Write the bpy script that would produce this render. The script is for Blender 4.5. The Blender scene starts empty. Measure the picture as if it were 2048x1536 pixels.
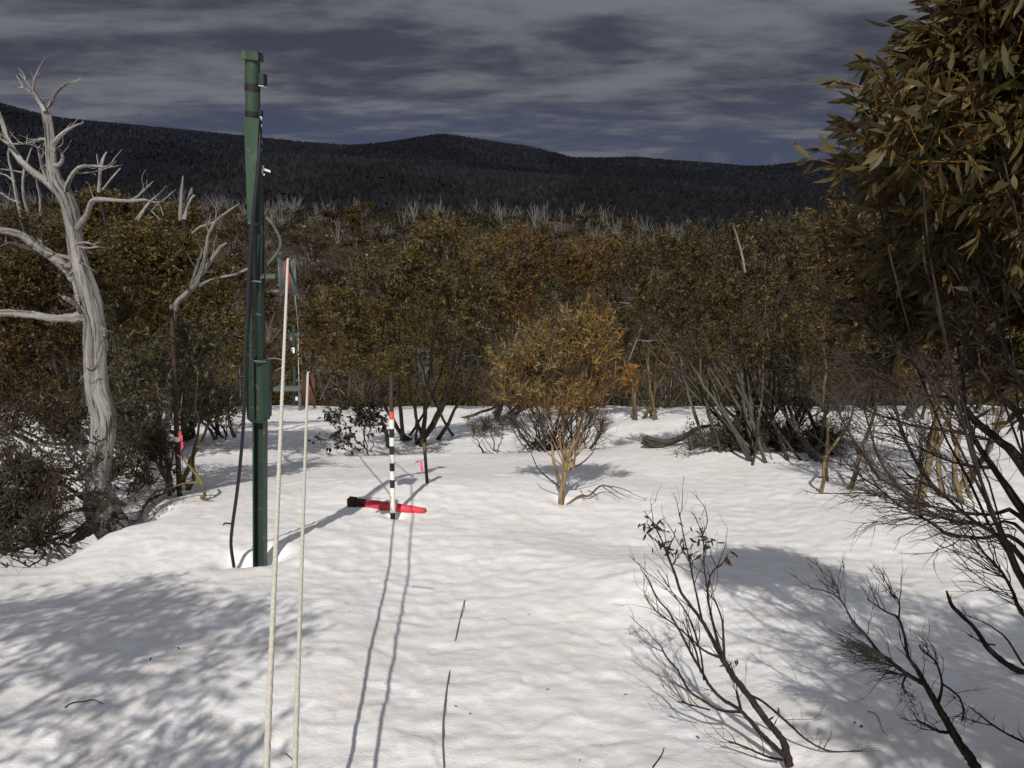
import bpy, math
import numpy as np
R = math.radians
sc = bpy.context.scene
col = sc.collection

# ---------------------------------------------------------------- camera, sky, sun, exposure
CAM_H, PITCH, FPX = 1.65, 16.0, 1607.0          # metres, degrees below the horizon, focal length in 2048-px units
cam = bpy.data.cameras.new('camera'); cam_o = bpy.data.objects.new('camera', cam); col.objects.link(cam_o)
cam_o.location = (0, 0, CAM_H); cam_o.rotation_euler = (R(90 - PITCH), 0, 0)
cam.sensor_width = 36.0; cam.lens = 36.0 * FPX / 2048.0; cam.clip_start = 0.05; cam.clip_end = 40000
sc.camera = cam_o

SUN_EL, SHADOW_AZ = 44.0, 8.0                   # shadows run forward and 8 degrees to the right
sun = bpy.data.lights.new('sun', 'SUN'); sun.energy = 4.0; sun.angle = R(0.53); sun.color = (1.0, 0.955, 0.90)
sun_o = bpy.data.objects.new('sun', sun); col.objects.link(sun_o)
sun_o.rotation_euler = (R(90 - SUN_EL), 0, R(-SHADOW_AZ)); sun_o.location = (-2, -12, 14)

world = bpy.data.worlds.new('World'); sc.world = world; world.use_nodes = True
def build_world():
    nt = world.node_tree; nt.nodes.clear(); N = nt.nodes.new; L = nt.links.new
    def math_(op, a, b=None, c=None, clamp=False):
        n = N('ShaderNodeMath'); n.operation = op; n.use_clamp = clamp
        for i, v in enumerate((a, b, c)):
            if v is None: continue
            if isinstance(v, (int, float)): n.inputs[i].default_value = v
            else: L(v, n.inputs[i])
        return n.outputs[0]
    def mixc(f, a, b):
        n = N('ShaderNodeMix'); n.data_type = 'RGBA'
        if isinstance(f, (int, float)): n.inputs[0].default_value = f
        else: L(f, n.inputs[0])
        for i, v in ((6, a), (7, b)):
            if isinstance(v, tuple): n.inputs[i].default_value = v + (1,)
            else: L(v, n.inputs[i])
        return n.outputs[2]
    def ramp(v, a, b):
        n = N('ShaderNodeMapRange'); n.interpolation_type = 'SMOOTHSTEP'; L(v, n.inputs[0])
        n.inputs[1].default_value = a; n.inputs[2].default_value = b
        return n.outputs[0]
    sky = N('ShaderNodeTexSky'); sky.sky_type = 'NISHITA'; sky.sun_disc = False
    sky.sun_elevation = R(SUN_EL); sky.sun_rotation = R(180 + SHADOW_AZ)
    sky.altitude = 1700; sky.air_density = 1.0; sky.dust_density = 0.6
    tc = N('ShaderNodeTexCoord'); sep = N('ShaderNodeSeparateXYZ'); L(tc.outputs['Generated'], sep.inputs[0])
    x, y, z = sep.outputs
    zz = math_('ADD', math_('MAXIMUM', z, 0.0), 0.15)
    com = N('ShaderNodeCombineXYZ'); L(math_('DIVIDE', x, zz), com.inputs[0]); L(math_('DIVIDE', y, zz), com.inputs[1])
    mp = N('ShaderNodeMapping'); mp.inputs['Rotation'].default_value = (0, 0, R(-16)); mp.inputs['Scale'].default_value = (0.75, 1.0, 1)
    mp.inputs['Location'].default_value = (3.1, 1.7, 0)
    L(com.outputs[0], mp.inputs[0])
    def noise(scale, detail, rough, dist=0.0, off=0.0):
        n = N('ShaderNodeTexNoise'); n.noise_dimensions = '3D'; n.inputs['Scale'].default_value = scale
        n.inputs['Detail'].default_value = detail; n.inputs['Roughness'].default_value = rough; n.inputs['Distortion'].default_value = dist
        a = N('ShaderNodeVectorMath'); a.operation = 'ADD'; a.inputs[1].default_value = (off, off * .7, off * .3)
        L(mp.outputs[0], a.inputs[0]); L(a.outputs[0], n.inputs['Vector']); return n.outputs[0]
    n1 = noise(1.2, 8, 0.56, 0.35, 0.0)        # cloud bodies
    n2 = noise(3.2, 6, 0.6, 0.3, 7.3)           # ragged lit edges
    n3 = noise(0.28, 3, 0.5, 0.0, 3.3)          # broad light and dark of the deck
    shade = math_('ADD', math_('MULTIPLY', n1, 0.68), math_('MULTIPLY', n2, 0.32))
    # the deck is solid low down, where one looks along it, and opens overhead, where one looks up through the gaps
    lit = ramp(shade, 0.41, 0.62)
    dark = (0.92, 0.98, 1.40); light = (2.65, 2.75, 3.10)
    cloud = mixc(lit, dark, light)
    broad = math_('ADD', 0.72, math_('MULTIPLY', n3, 0.62))
    vm = N('ShaderNodeVectorMath'); vm.operation = 'SCALE'; L(cloud, vm.inputs[0]); L(broad, vm.inputs['Scale'])
    cloud = vm.outputs[0]
    # low blue band beyond the far edge of the deck
    low = ramp(z, 0.085, 0.005)
    cloud = mixc(math_('MULTIPLY', low, math_('SUBTRACT', 1.0, math_('MULTIPLY', lit, 0.75))), cloud, (1.00, 1.24, 2.10))
    gap = ramp(z, 0.20, 0.55)
    gapn = math_('MULTIPLY', gap, ramp(math_('ADD', n1, math_('MULTIPLY', gap, 0.22)), 0.42, 0.62))
    bright = mixc(0.5, sky.outputs[0], (8.0, 8.0, 8.4))
    colr = mixc(gapn, cloud, bright)
    bg = N('ShaderNodeBackground'); bg.inputs[1].default_value = 0.06; L(colr, bg.inputs[0])
    out = N('ShaderNodeOutputWorld'); L(bg.outputs[0], out.inputs[0])
build_world()
sc.view_settings.view_transform = 'Standard'; sc.view_settings.look = 'None'
sc.view_settings.exposure = 0.0; sc.view_settings.gamma = 1.0; sc.view_settings.use_curve_mapping = False
sc.cycles.max_bounces = 5; sc.cycles.diffuse_bounces = 3; sc.cycles.transparent_max_bounces = 4

# ---------------------------------------------------------------- numpy helpers
def lerp(a, b, t): return a + (b - a) * t
def sstep(a, b, x):
    t = np.clip((x - a) / (b - a), 0, 1); return t * t * (3 - 2 * t)
def h2(ix, iy, seed):
    n = (ix.astype(np.int64) * 374761393 + iy.astype(np.int64) * 668265263 + seed * 982451653) & 0x7fffffff
    n = ((n ^ (n >> 13)) * 1274126177) & 0x7fffffff
    return ((n ^ (n >> 16)) & 0xffff) / 65535.0
def vnoise(x, y, seed=0):
    ix, iy = np.floor(x), np.floor(y); fx, fy = x - ix, y - iy
    fx = fx * fx * fx * (fx * (fx * 6 - 15) + 10); fy = fy * fy * fy * (fy * (fy * 6 - 15) + 10)
    a, b = h2(ix, iy, seed), h2(ix + 1, iy, seed); c, d = h2(ix, iy + 1, seed), h2(ix + 1, iy + 1, seed)
    return lerp(lerp(a, b, fx), lerp(c, d, fx), fy) * 2 - 1
def fbm(x, y, seed=0, octv=4, gain=.5):
    s = 0; a = 1.0
    for i in range(octv):
        s = s + a * vnoise(x * 2 ** i + i * 17.3, y * 2 ** i - i * 9.1, seed + i); a *= gain
    return s
def worley(x, y, seed=0):
    ix, iy = np.floor(x), np.floor(y); best = np.full(x.shape, 9.0)
    for dx in (-1, 0, 1):
        for dy in (-1, 0, 1):
            cx, cy = ix + dx, iy + dy
            px, py = cx + .15 + .7 * h2(cx, cy, seed), cy + .15 + .7 * h2(cx, cy, seed + 5)
            best = np.minimum(best, (px - x) ** 2 + (py - y) ** 2)
    return np.sqrt(best)

# ---------------------------------------------------------------- the lie of the land
_ty = np.arange(-60, 700, 0.25)
_slope = np.interp(_ty, [-60, -10, 0, 24, 31, 38, 60, 75, 100, 125, 150, 215, 240, 262, 300, 360, 500, 700],
                   [-.20, -.25, -.258, -.258, -.31, -.50, -.50, -.22, -.05, 0.06, .10, .15, .05, -.12, -.3, -.35, -.25, -.1])
_tz = np.cumsum(_slope) * 0.25; _tz -= np.interp(0, _ty, _tz)
WELLS = []                                       # melt hollows round stems and posts: x, y, radius, depth
def G0(x, y):
    """broad snow surface without the fine relief"""
    x = np.asarray(x, float); y = np.asarray(y, float)
    z = np.interp(y, _ty, _tz)
    far = sstep(90, 230, y)
    z = z - far * (sstep(0, 80, x) * 9 + sstep(80, 200, x) * 6) + far * sstep(-20, -130, x) * 3
    near = 1 - sstep(26, 40, y)
    z = z + near * (.10 * fbm(x / 3.1, y / 3.6, 11, 3) + .05 * vnoise(x / 1.2, y / 1.4, 21))
    # hollow on the left with the old trunk, behind the lip of the snow bank
    lip = -3.70 + .15 * np.sin(y * .8) - .30 * (y - 6.8)
    z = z - .9 * sstep(lip + .25, lip - 1.3, x) * sstep(5.2, 6.9, y + .18 * x + .6) * (1 - sstep(9, 19, y))
    # small lip where the mid bushes stand a little lower than the snow before them
    z = z - .38 * sstep(13.4, 15.2, y - .12 * x) * (1 - sstep(17, 22, y)) * sstep(-4.5, -2, x) * (1 - sstep(3, 6, x))
    # low swell beyond the pylon
    z = z + .16 * np.exp(-((x + 1.2) / 1.6) ** 2 - ((y - 9.4) / 1.3) ** 2)
    z = z + .22 * np.exp(-((x - 4.2) / 2.2) ** 2 - ((y - 12.2) / 2.0) ** 2)
    return z
def G(x, y):
    x = np.asarray(x, float); y = np.asarray(y, float)
    z = G0(x, y)
    for wx, wy, wr, wd in WELLS:
        z = z - wd * np.exp(-(((x - wx) ** 2 + (y - wy) ** 2) / (wr * wr)) ** 1.5)
    return z
def g(x, y): return float(G(x, y))
TH = R(PITCH)
def ray(u, v):
    cx, cy = (u - 1024) / FPX, (768 - v) / FPX
    return np.array([cx, math.cos(TH) + cy * math.sin(TH), -math.sin(TH) + cy * math.cos(TH)])
def at(u, v, Y):
    """the point at forward distance Y that lies along photo pixel (u, v)"""
    d = ray(u, v); return d * (Y / d[1]) + np.array([0, 0, CAM_H])
def mpp(v, Y):
    d = ray(1024, v); return Y / d[1] / FPX
def gp(u, v):
    """where the ray of pixel (u, v) meets the snow"""
    d = ray(u, v); t = np.concatenate([np.arange(1, 40, .01), np.arange(40, 500, .2)])
    hit = np.nonzero(CAM_H + d[2] * t < G0(d[0] * t, d[1] * t))[0]
    t = t[hit[0]] if len(hit) else 40
    return float(d[0] * t), float(d[1] * t)

# ---------------------------------------------------------------- mesh building
class MB:
    def __init__(s): s.v = []; s.q = []; s.t = []; s.n = 0; s.c = []; s.g = []; s.grain = False
    def add(s, V, Q=None, T=None, color=None, grain=None):
        V = np.asarray(V, float).reshape(-1, 3)
        s.g.append(np.zeros((len(V), 3), np.float32) if grain is None else grain.astype(np.float32)); s.grain |= grain is not None
        s.v.append(V)
        if Q is not None and len(Q): s.q.append(np.asarray(Q, np.int64).reshape(-1, 4) + s.n)
        if T is not None and len(T): s.t.append(np.asarray(T, np.int64).reshape(-1, 3) + s.n)
        c = np.ones((len(V), 4), np.float32)
        if color is not None: c[:, :3] = np.asarray(color, np.float32).reshape(-1, 3) if np.ndim(color) > 1 else color
        s.c.append(c); s.n += len(V)
    def mesh(s, name, mats, origin=(0, 0, 0), smooth=False, colors=False):
        V = np.concatenate(s.v) - np.asarray(origin, float)
        Q = np.concatenate(s.q) if s.q else np.zeros((0, 4), np.int64)
        T = np.concatenate(s.t) if s.t else np.zeros((0, 3), np.int64)
        me = bpy.data.meshes.new(name); me.vertices.add(len(V)); me.vertices.foreach_set('co', V.astype(np.float32).ravel())
        me.loops.add(Q.size + T.size); me.loops.foreach_set('vertex_index', np.concatenate([Q.ravel(), T.ravel()]).astype(np.int32))
        me.polygons.add(len(Q) + len(T))
        st = np.concatenate([np.arange(len(Q)) * 4, Q.size + np.arange(len(T)) * 3]).astype(np.int32)
        me.polygons.foreach_set('loop_start', st)
        me.update(calc_edges=True)
        me.polygons.foreach_set('use_smooth', np.full(len(st), bool(smooth)))
        if colors:
            a = me.color_attributes.new('tint', 'FLOAT_COLOR', 'POINT'); a.data.foreach_set('color', np.concatenate(s.c).ravel())
        if s.grain and len(V) < 60000:          # across and along the grain, for bark
            a = me.attributes.new('grain', 'FLOAT_VECTOR', 'POINT'); a.data.foreach_set('vector', np.concatenate(s.g).ravel())
        for m in (mats if isinstance(mats, (list, tuple)) else [mats]): me.materials.append(m)
        return me
def link(name, me, parent=None, loc=(0, 0, 0)):
    o = bpy.data.objects.new(name, me); col.objects.link(o); o.location = loc
    if parent is not None: o.parent = parent
    return o
def tag(o, label=None, cat=None, group=None, kind=None):
    for k, v in (('label', label), ('category', cat), ('group', group), ('kind', kind)):
        if v: o[k] = v
    return o
def thing(name, label, cat, loc, group=None):
    return tag(link(name, None, None, loc), label, cat, group)
def part(name, mb, mat, root, smooth=True, colors=False, kind=None, org=None):
    """a mesh in world coordinates as a child of root (root may itself be a part at the same origin)"""
    org = tuple(root.location) if org is None else org
    o = link(name, mb.mesh(name, mat, org, smooth, colors), root)
    if kind: o['kind'] = kind
    return o
def single(name, mb, mat, label, cat, loc, group=None, smooth=True, colors=False, kind=None):
    o = link(name, mb.mesh(name, mat, loc, smooth, colors), None, loc)
    return tag(o, label, cat, group, kind)

def tubes(mb, P, Rr, sides=4, color=None, cap=False, rough=None):
    """P [M,N,3] centre lines, Rr [M,N] radii"""
    P = np.asarray(P, float); Rr = np.asarray(Rr, float)
    if P.ndim == 2: P = P[None]; Rr = Rr[None]
    M, Nn, _ = P.shape
    T = np.gradient(P, axis=1); T /= np.linalg.norm(T, axis=2, keepdims=True) + 1e-9
    mean = P[:, -1] - P[:, 0]; mean /= np.linalg.norm(mean, axis=1, keepdims=True) + 1e-9
    ref = np.where(np.abs(mean[:, 2:3]) > .75, np.array([[0, 1.0, 0]]), np.array([[0, 0, 1.0]]))
    A = np.cross(T, ref[:, None, :]); A /= np.linalg.norm(A, axis=2, keepdims=True) + 1e-9
    B = np.cross(T, A)
    th = np.arange(sides) * 2 * np.pi / sides
    RR = Rr[:, :, None] * (np.ones(sides) if rough is None else rough)
    V = P[:, :, None, :] + RR[..., None] * (A[:, :, None, :] * np.cos(th)[None, None, :, None] + B[:, :, None, :] * np.sin(th)[None, None, :, None])
    sl = np.concatenate([np.zeros((M, 1)), np.cumsum(np.linalg.norm(np.diff(P, axis=1), axis=2), 1)], 1) + (P[:, :1, 0] * 3.7 + P[:, :1, 2] * 5.3)
    GR = np.stack([np.cos(th)[None, None] * Rr[:, :, None], np.sin(th)[None, None] * Rr[:, :, None], np.repeat(sl[:, :, None], sides, 2)], -1).reshape(-1, 3)
    idx = np.arange(M * Nn * sides).reshape(M, Nn, sides)
    a = idx[:, :-1, :]; b = np.roll(a, -1, 2); d = idx[:, 1:, :]; c = np.roll(d, -1, 2)
    Q = np.stack([a, b, c, d], -1).reshape(-1, 4)
    Tt = None
    V = V.reshape(-1, 3)
    if cap:
        n0 = len(V); V0 = V.reshape(M, Nn, sides, 3); V = np.concatenate([V, P[:, 0], P[:, -1], V0[:, 0].reshape(-1, 3), V0[:, -1].reshape(-1, 3)])
        i0 = n0 + np.arange(M)[:, None]; i1 = n0 + M + np.arange(M)[:, None]
        f0 = n0 + 2 * M + np.arange(M * sides).reshape(M, sides); f1 = f0 + M * sides
        Tt = np.concatenate([np.stack([np.roll(f0, -1, 1), f0, np.broadcast_to(i0, f0.shape)], -1).reshape(-1, 3),
                             np.stack([f1, np.roll(f1, -1, 1), np.broadcast_to(i1, f1.shape)], -1).reshape(-1, 3)])
    if color is not None and np.ndim(color) == 2:     # one colour for each tube
        cc = np.repeat(np.asarray(color), Nn * sides, 0)
        if cap: cc = np.concatenate([cc, color, color, np.repeat(color, sides, 0), np.repeat(color, sides, 0)])
        color = cc
    if len(GR) < len(V): GR = np.concatenate([GR, np.zeros((len(V) - len(GR), 3))])
    mb.add(V, Q, Tt, color, GR)
def box(mb, lo, hi, color=None):
    (x0, y0, z0), (x1, y1, z1) = lo, hi
    V = [(x0, y0, z0), (x1, y0, z0), (x1, y1, z0), (x0, y1, z0), (x0, y0, z1), (x1, y0, z1), (x1, y1, z1), (x0, y1, z1)]
    mb.add(V, [(3, 2, 1, 0), (4, 5, 6, 7), (0, 1, 5, 4), (1, 2, 6, 5), (2, 3, 7, 6), (3, 0, 4, 7)], None, color)
def obox(mb, c, ax, ay, az, color=None):
    """box with centre c and half-axis vectors"""
    c, ax, ay, az = (np.asarray(k, float) for k in (c, ax, ay, az))
    V = [c + sx * ax + sy * ay + sz * az for sz in (-1, 1) for sx, sy in ((-1, -1), (1, -1), (1, 1), (-1, 1))]
    mb.add(V, [(3, 2, 1, 0), (4, 5, 6, 7), (0, 1, 5, 4), (1, 2, 6, 5), (2, 3, 7, 6), (3, 0, 4, 7)], None, color)
def spline(pts, n):
    """Catmull-Rom through the rows of pts, resampled to n rows by arc length"""
    pts = np.asarray(pts, float)
    if len(pts) == 2: return lerp(pts[0], pts[1], np.linspace(0, 1, n)[:, None])
    p = np.concatenate([2 * pts[:1] - pts[1:2], pts, 2 * pts[-1:] - pts[-2:-1]])
    out = []
    t = np.linspace(0, 1, 12, endpoint=False)[:, None]
    for i in range(len(pts) - 1):
        a, b, c, d = p[i:i + 4]
        out.append(.5 * ((2 * b) + (c - a) * t + (2 * a - 5 * b + 4 * c - d) * t * t + (3 * b - a - 3 * c + d) * t ** 3))
    out.append(pts[-1:]); out = np.concatenate(out)
    s = np.concatenate([[0], np.cumsum(np.linalg.norm(np.diff(out[:, :3], axis=0), axis=1))])
    q = np.linspace(0, s[-1], n)
    return np.stack([np.interp(q, s, out[:, k]) for k in range(out.shape[1])], 1)
def unit(v): return v / (np.linalg.norm(v, axis=-1, keepdims=True) + 1e-9)
def leaves(mb, P, D, length, width, rng, color, hi=False, droop=0.0):
    """leaf blades at P [K,3] along D [K,3]; length, width, colour for each"""
    K = len(P)
    if K == 0: return
    D = unit(D); side = unit(np.cross(D, unit(rng.normal(size=(K, 3))))); nrm = np.cross(D, side)
    L = np.broadcast_to(length, (K,))[:, None]; W = np.broadcast_to(width, (K,))[:, None]
    if not hi:
        V = np.stack([P, P + D * L * .42 + side * W * .5 + nrm * W * .12, P + D * L - nrm * L * .06, P + D * L * .42 - side * W * .5 + nrm * W * .12], 1)
        i = np.arange(K)[:, None] * 4
        mb.add(V.reshape(-1, 3), None, np.concatenate([i + [[0, 1, 2]], i + [[0, 2, 3]]]), np.repeat(color, 4, 0))
        return
    ts = np.array([0, .09, .32, .60, .84, 1.0]); ws = np.array([.06, .12, .90, .92, .42, .02])
    bend = rng.uniform(-.10, .22, (K, 1)); curl = rng.uniform(-.12, .12, (K, 1)); fold = rng.uniform(.05, .3, (K, 1))
    rows = []
    for t, w in zip(ts, ws):
        c = P + D * L * t - nrm * L * bend * t * t + side * L * curl * t * t - np.array([0, 0, 1.0]) * L * droop * t * t
        e = side * W * .5 * w; f = nrm * W * .5 * w * fold
        rows += [c - e + f, c, c + e + f]
    V = np.stack(rows, 1); i = np.arange(K)[:, None] * 18; Q = []
    for k in range(5):
        b = k * 3; Q += [i + [[b, b + 1, b + 4, b + 3]], i + [[b + 1, b + 2, b + 5, b + 4]]]
    mb.add(V.reshape(-1, 3), np.concatenate(Q), None, np.repeat(color, 18, 0))

# ---------------------------------------------------------------- materials
def new_mat(name):
    m = bpy.data.materials.new(name); m.use_nodes = True; nt = m.node_tree; nt.nodes.clear()
    return m, nt, nt.nodes.new, nt.links.new
def _noise(nt, vec, scale, detail=4, rough=.55, dist=0.0, stretch=None):
    n = nt.nodes.new('ShaderNodeTexNoise'); n.inputs['Scale'].default_value = scale; n.inputs['Detail'].default_value = detail
    n.inputs['Roughness'].default_value = rough; n.inputs['Distortion'].default_value = dist
    if stretch:
        mp = nt.nodes.new('ShaderNodeMapping'); mp.inputs['Scale'].default_value = stretch; nt.links.new(vec, mp.inputs[0]); vec = mp.outputs[0]
    nt.links.new(vec, n.inputs['Vector']); return n.outputs[0]
def _ramp(nt, v, stops):
    n = nt.nodes.new('ShaderNodeValToRGB'); el = n.color_ramp.elements
    while len(el) < len(stops): el.new(.5)
    for e, (p, c) in zip(el, stops): e.position = p; e.color = (c if isinstance(c, tuple) else (c, c, c)) + (1,)
    nt.links.new(v, n.inputs[0]); return n.outputs[0]
def _mix(nt, f, a, b, mode='MIX'):
    n = nt.nodes.new('ShaderNodeMix'); n.data_type = 'RGBA'; n.blend_type = mode
    for i, v in ((0, f), (6, a), (7, b)):
        if isinstance(v, tuple): n.inputs[i].default_value = v + (1,)
        elif isinstance(v, (int, float)): n.inputs[i].default_value = v
        else: nt.links.new(v, n.inputs[i])
    return n.outputs[2]
def _bsdf(nt, color, rough=.7, spec=.3, bump=None, bstr=.3, bdist=.01, metal=0.0):
    b = nt.nodes.new('ShaderNodeBsdfPrincipled'); b.inputs['Roughness'].default_value = rough
    b.inputs['Specular IOR Level'].default_value = spec; b.inputs['Metallic'].default_value = metal
    if isinstance(color, tuple): b.inputs['Base Color'].default_value = color + (1,)
    else: nt.links.new(color, b.inputs['Base Color'])
    if bump is not None:
        bp = nt.nodes.new('ShaderNodeBump'); bp.inputs['Strength'].default_value = bstr; bp.inputs['Distance'].default_value = bdist
        nt.links.new(bump, bp.inputs['Height']); nt.links.new(bp.outputs[0], b.inputs['Normal'])
    return b.outputs[0]
def _out(nt, sh): o = nt.nodes.new('ShaderNodeOutputMaterial'); nt.links.new(sh, o.inputs[0])
def obj_vec(nt): return nt.nodes.new('ShaderNodeTexCoord').outputs['Object']

def mat_snow():
    m, nt, N, L = new_mat('old_snow'); v = obj_vec(nt)
    broad = _noise(nt, v, .9, 5, .6, .3); mid = _noise(nt, v, 4.5, 5, .6, .4, (1, 1.6, 1)); fine = _noise(nt, v, 60, 4, .7)
    a = nt.nodes.new('ShaderNodeAttribute'); a.attribute_name = 'tint'
    dirt = _ramp(nt, broad, [(.40, 0.0), (.70, .85)])
    dirt2 = _ramp(nt, mid, [(.42, 0.0), (.66, 1.0)])
    c = _mix(nt, dirt, (.90, .90, .895), (.83, .80, .76))
    c = _mix(nt, dirt2, c, (.79, .745, .69))
    spk = _ramp(nt, _noise(nt, v, 150, 2, .5), [(.62, 0.0), (.70, .6)])
    spk2 = _ramp(nt, _noise(nt, v, 7, 3, .6), [(.52, 0.0), (.68, 1.0)])
    mm = nt.nodes.new('ShaderNodeMath'); mm.operation = 'MULTIPLY'; L(spk, mm.inputs[0]); L(spk2, mm.inputs[1])
    c = _mix(nt, mm.outputs[0], c, (.30, .24, .19))
    # bare ground and leaf litter beyond the crest, painted by the tint attribute
    litter = _ramp(nt, _noise(nt, v, .25, 5, .65, .4), [(.40, (.034, .024, .014)), (.62, (.055, .040, .022)), (.71, (.5, .49, .48))])
    c = _mix(nt, a.outputs['Fac'], litter, c)
    bump = _mix(nt, .35, _noise(nt, v, 15, 7, .6, .4), _noise(nt, v, 85, 4, .7, .2))
    _out(nt, _bsdf(nt, c, .55, .25, bump, .5, .020)); return m
def mat_leaf(name, rough=.5, trans=.22, spec=.35):
    m, nt, N, L = new_mat(name)
    a = nt.nodes.new('ShaderNodeAttribute'); a.attribute_name = 'tint'
    sh = _bsdf(nt, a.outputs['Color'], rough, spec)
    if trans:
        t = N('ShaderNodeBsdfTranslucent'); L(a.outputs['Color'], t.inputs[0]); mx = N('ShaderNodeMixShader'); mx.inputs[0].default_value = trans
        L(sh, mx.inputs[1]); L(t.outputs[0], mx.inputs[2]); sh = mx.outputs[0]
    _out(nt, sh); return m
def mat_bark(name, c1, c2, c3, scale=8.0, stretch=(1, 1, .18), bs=.5, bd=.012, moss=None):
    m, nt, N, L = new_mat(name); at_ = N('ShaderNodeAttribute'); at_.attribute_name = 'grain'; v = at_.outputs['Vector']
    n = _noise(nt, v, scale, 6, .62, .5, stretch); crack = _noise(nt, v, scale * 3.2, 4, .6, .8, (1, 1, .07))
    c = _ramp(nt, n, [(.30, c1), (.52, c2), (.74, c3)])
    k = _ramp(nt, crack, [(.38, .9), (.47, 0.0)])
    c = _mix(nt, k, c, tuple(x * .25 for x in c1))
    if moss: c = _mix(nt, _ramp(nt, _noise(nt, v, 5, 4, .6), [(.55, 0.0), (.68, .7)]), c, moss)
    h = _mix(nt, .5, n, crack)
    _out(nt, _bsdf(nt, c, .85, .15, h, bs, bd)); return m
def mat_plain(name, c, rough=.6, spec=.3, vary=.25, scale=20, metal=0.0, bump=.1):
    m, nt, N, L = new_mat(name); v = obj_vec(nt); n = _noise(nt, v, scale, 5, .6)
    cc = _ramp(nt, n, [(.3, tuple(k * (1 - vary) for k in c)), (.7, tuple(min(1, k * (1 + vary)) for k in c))])
    _out(nt, _bsdf(nt, cc, rough, spec, n, bump, .004, metal)); return m
def mat_paint(name, c, rust=(.22, .07, .02), amount=.62, pale=None):
    m, nt, N, L = new_mat(name); v = obj_vec(nt)
    n = _noise(nt, v, 14, 5, .65, .3); w = _noise(nt, v, 5, 4, .6, .2, (1, 1, .35))
    cc = _ramp(nt, w, [(.3, tuple(k * .72 for k in c)), (.7, tuple(k * 1.3 for k in c))])
    if pale: cc = _mix(nt, _ramp(nt, _noise(nt, v, 9, 5, .7, .6, (1, 1, .5)), [(.56, 0.0), (.72, .6)]), cc, pale)
    r = _ramp(nt, n, [(amount, 0.0), (amount + .05, 1.0)])
    cc = _mix(nt, r, cc, rust)
    _out(nt, _bsdf(nt, cc, .5, .4, n, .12, .004)); return m
M = {}
M['snow'] = mat_snow()
M['leaf'] = mat_leaf('gum_leaf', .45, .25, .25)
M['dull_leaf'] = mat_leaf('distant_leaf', .8, .10, .08)
M['twig'] = mat_leaf('twig_bark', .75, 0, .2)
M['bark_dark'] = mat_bark('dark_bark', (.026, .021, .018), (.05, .041, .034), (.09, .076, .062))
M['bark_grey'] = mat_bark('grey_gum_bark', (.036, .031, .024), (.078, .068, .052), (.15, .135, .105))
M['bark_yellow'] = mat_bark('yellow_gum_bark', (.075, .056, .030), (.17, .128, .066), (.27, .215, .125))
M['dead_wood'] = mat_bark('bleached_wood', (.12, .108, .098), (.27, .255, .238), (.42, .40, .375), 9, (1, 1, .10), 1.0, .05)
M['dead_wood_far'] = mat_plain('weathered_wood', (.19, .178, .165), .85, .1, .3, 3)
M['green'] = mat_paint('green_paint', (.021, .045, .032), amount=.62)
M['green_pale'] = mat_paint('faded_green_paint', (.028, .058, .036), amount=.66, pale=(.10, .135, .075))
M['green_dark'] = mat_paint('dark_green_paint', (.012, .029, .022), amount=.62)
M['black'] = mat_plain('black_rubber', (.013, .013, .017), .5, .4)
M['hose'] = mat_plain('dark_blue_plastic', (.010, .011, .018), .4, .5, .15)

# ---------------------------------------------------------------- ground: one sheet, fine near the camera
def relief(X, Y):
    """sun-cupped old snow: shallow bowls with raised rims, longer across the slope"""
    Rd = np.hypot(X, Y)
    fade = 1 - sstep(22, 42, Rd)
    wx = X + .10 * vnoise(X * 2.3, Y * 2.3, 31); wy = Y + .08 * vnoise(X * 2.6, Y * 2.6, 32)
    ca, sa = math.cos(.22), math.sin(.22)
    rx, ry = wx * ca + wy * sa, -wx * sa + wy * ca
    cups = worley(rx / .19, ry / .165, 3); cups2 = worley(rx / .13 + 4, ry / .085, 9)
    big = fbm(X / .75, Y / .55, 41, 3)
    near = 1 - sstep(2.6, 5.5, Rd)
    patch = .45 + .55 * sstep(-.5, .5, vnoise(X / 1.7, Y / 1.5, 55))
    amp = lerp(.019, .009, near) * patch
    s1 = fbm(X / .62 + .4 * Y, Y / .40, 81, 3); s2 = fbm(X / .33, Y / .24 + .3 * X, 91, 3)      # little melt ledges with ragged edges
    ledge = (.010 * sstep(-.10, .10, s1) * (.4 + .6 * near) + .006 * sstep(-.12, .12, s2)) * (1 - sstep(7, 14, Rd))
    return ledge + fade * (amp * (cups ** 1.6 - .3) + .006 * (cups2 - .5) + .007 * big * (.4 + .6 * near) + .005 * fbm(X / .17, Y / .12, 61, 3) * (1 - sstep(8, 16, Rd)))
def gs(x, y):
    """height of the snow as built, fine relief included"""
    x = np.asarray(x, float); y = np.asarray(y, float); return G(x, y) + relief(x, y)
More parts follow.
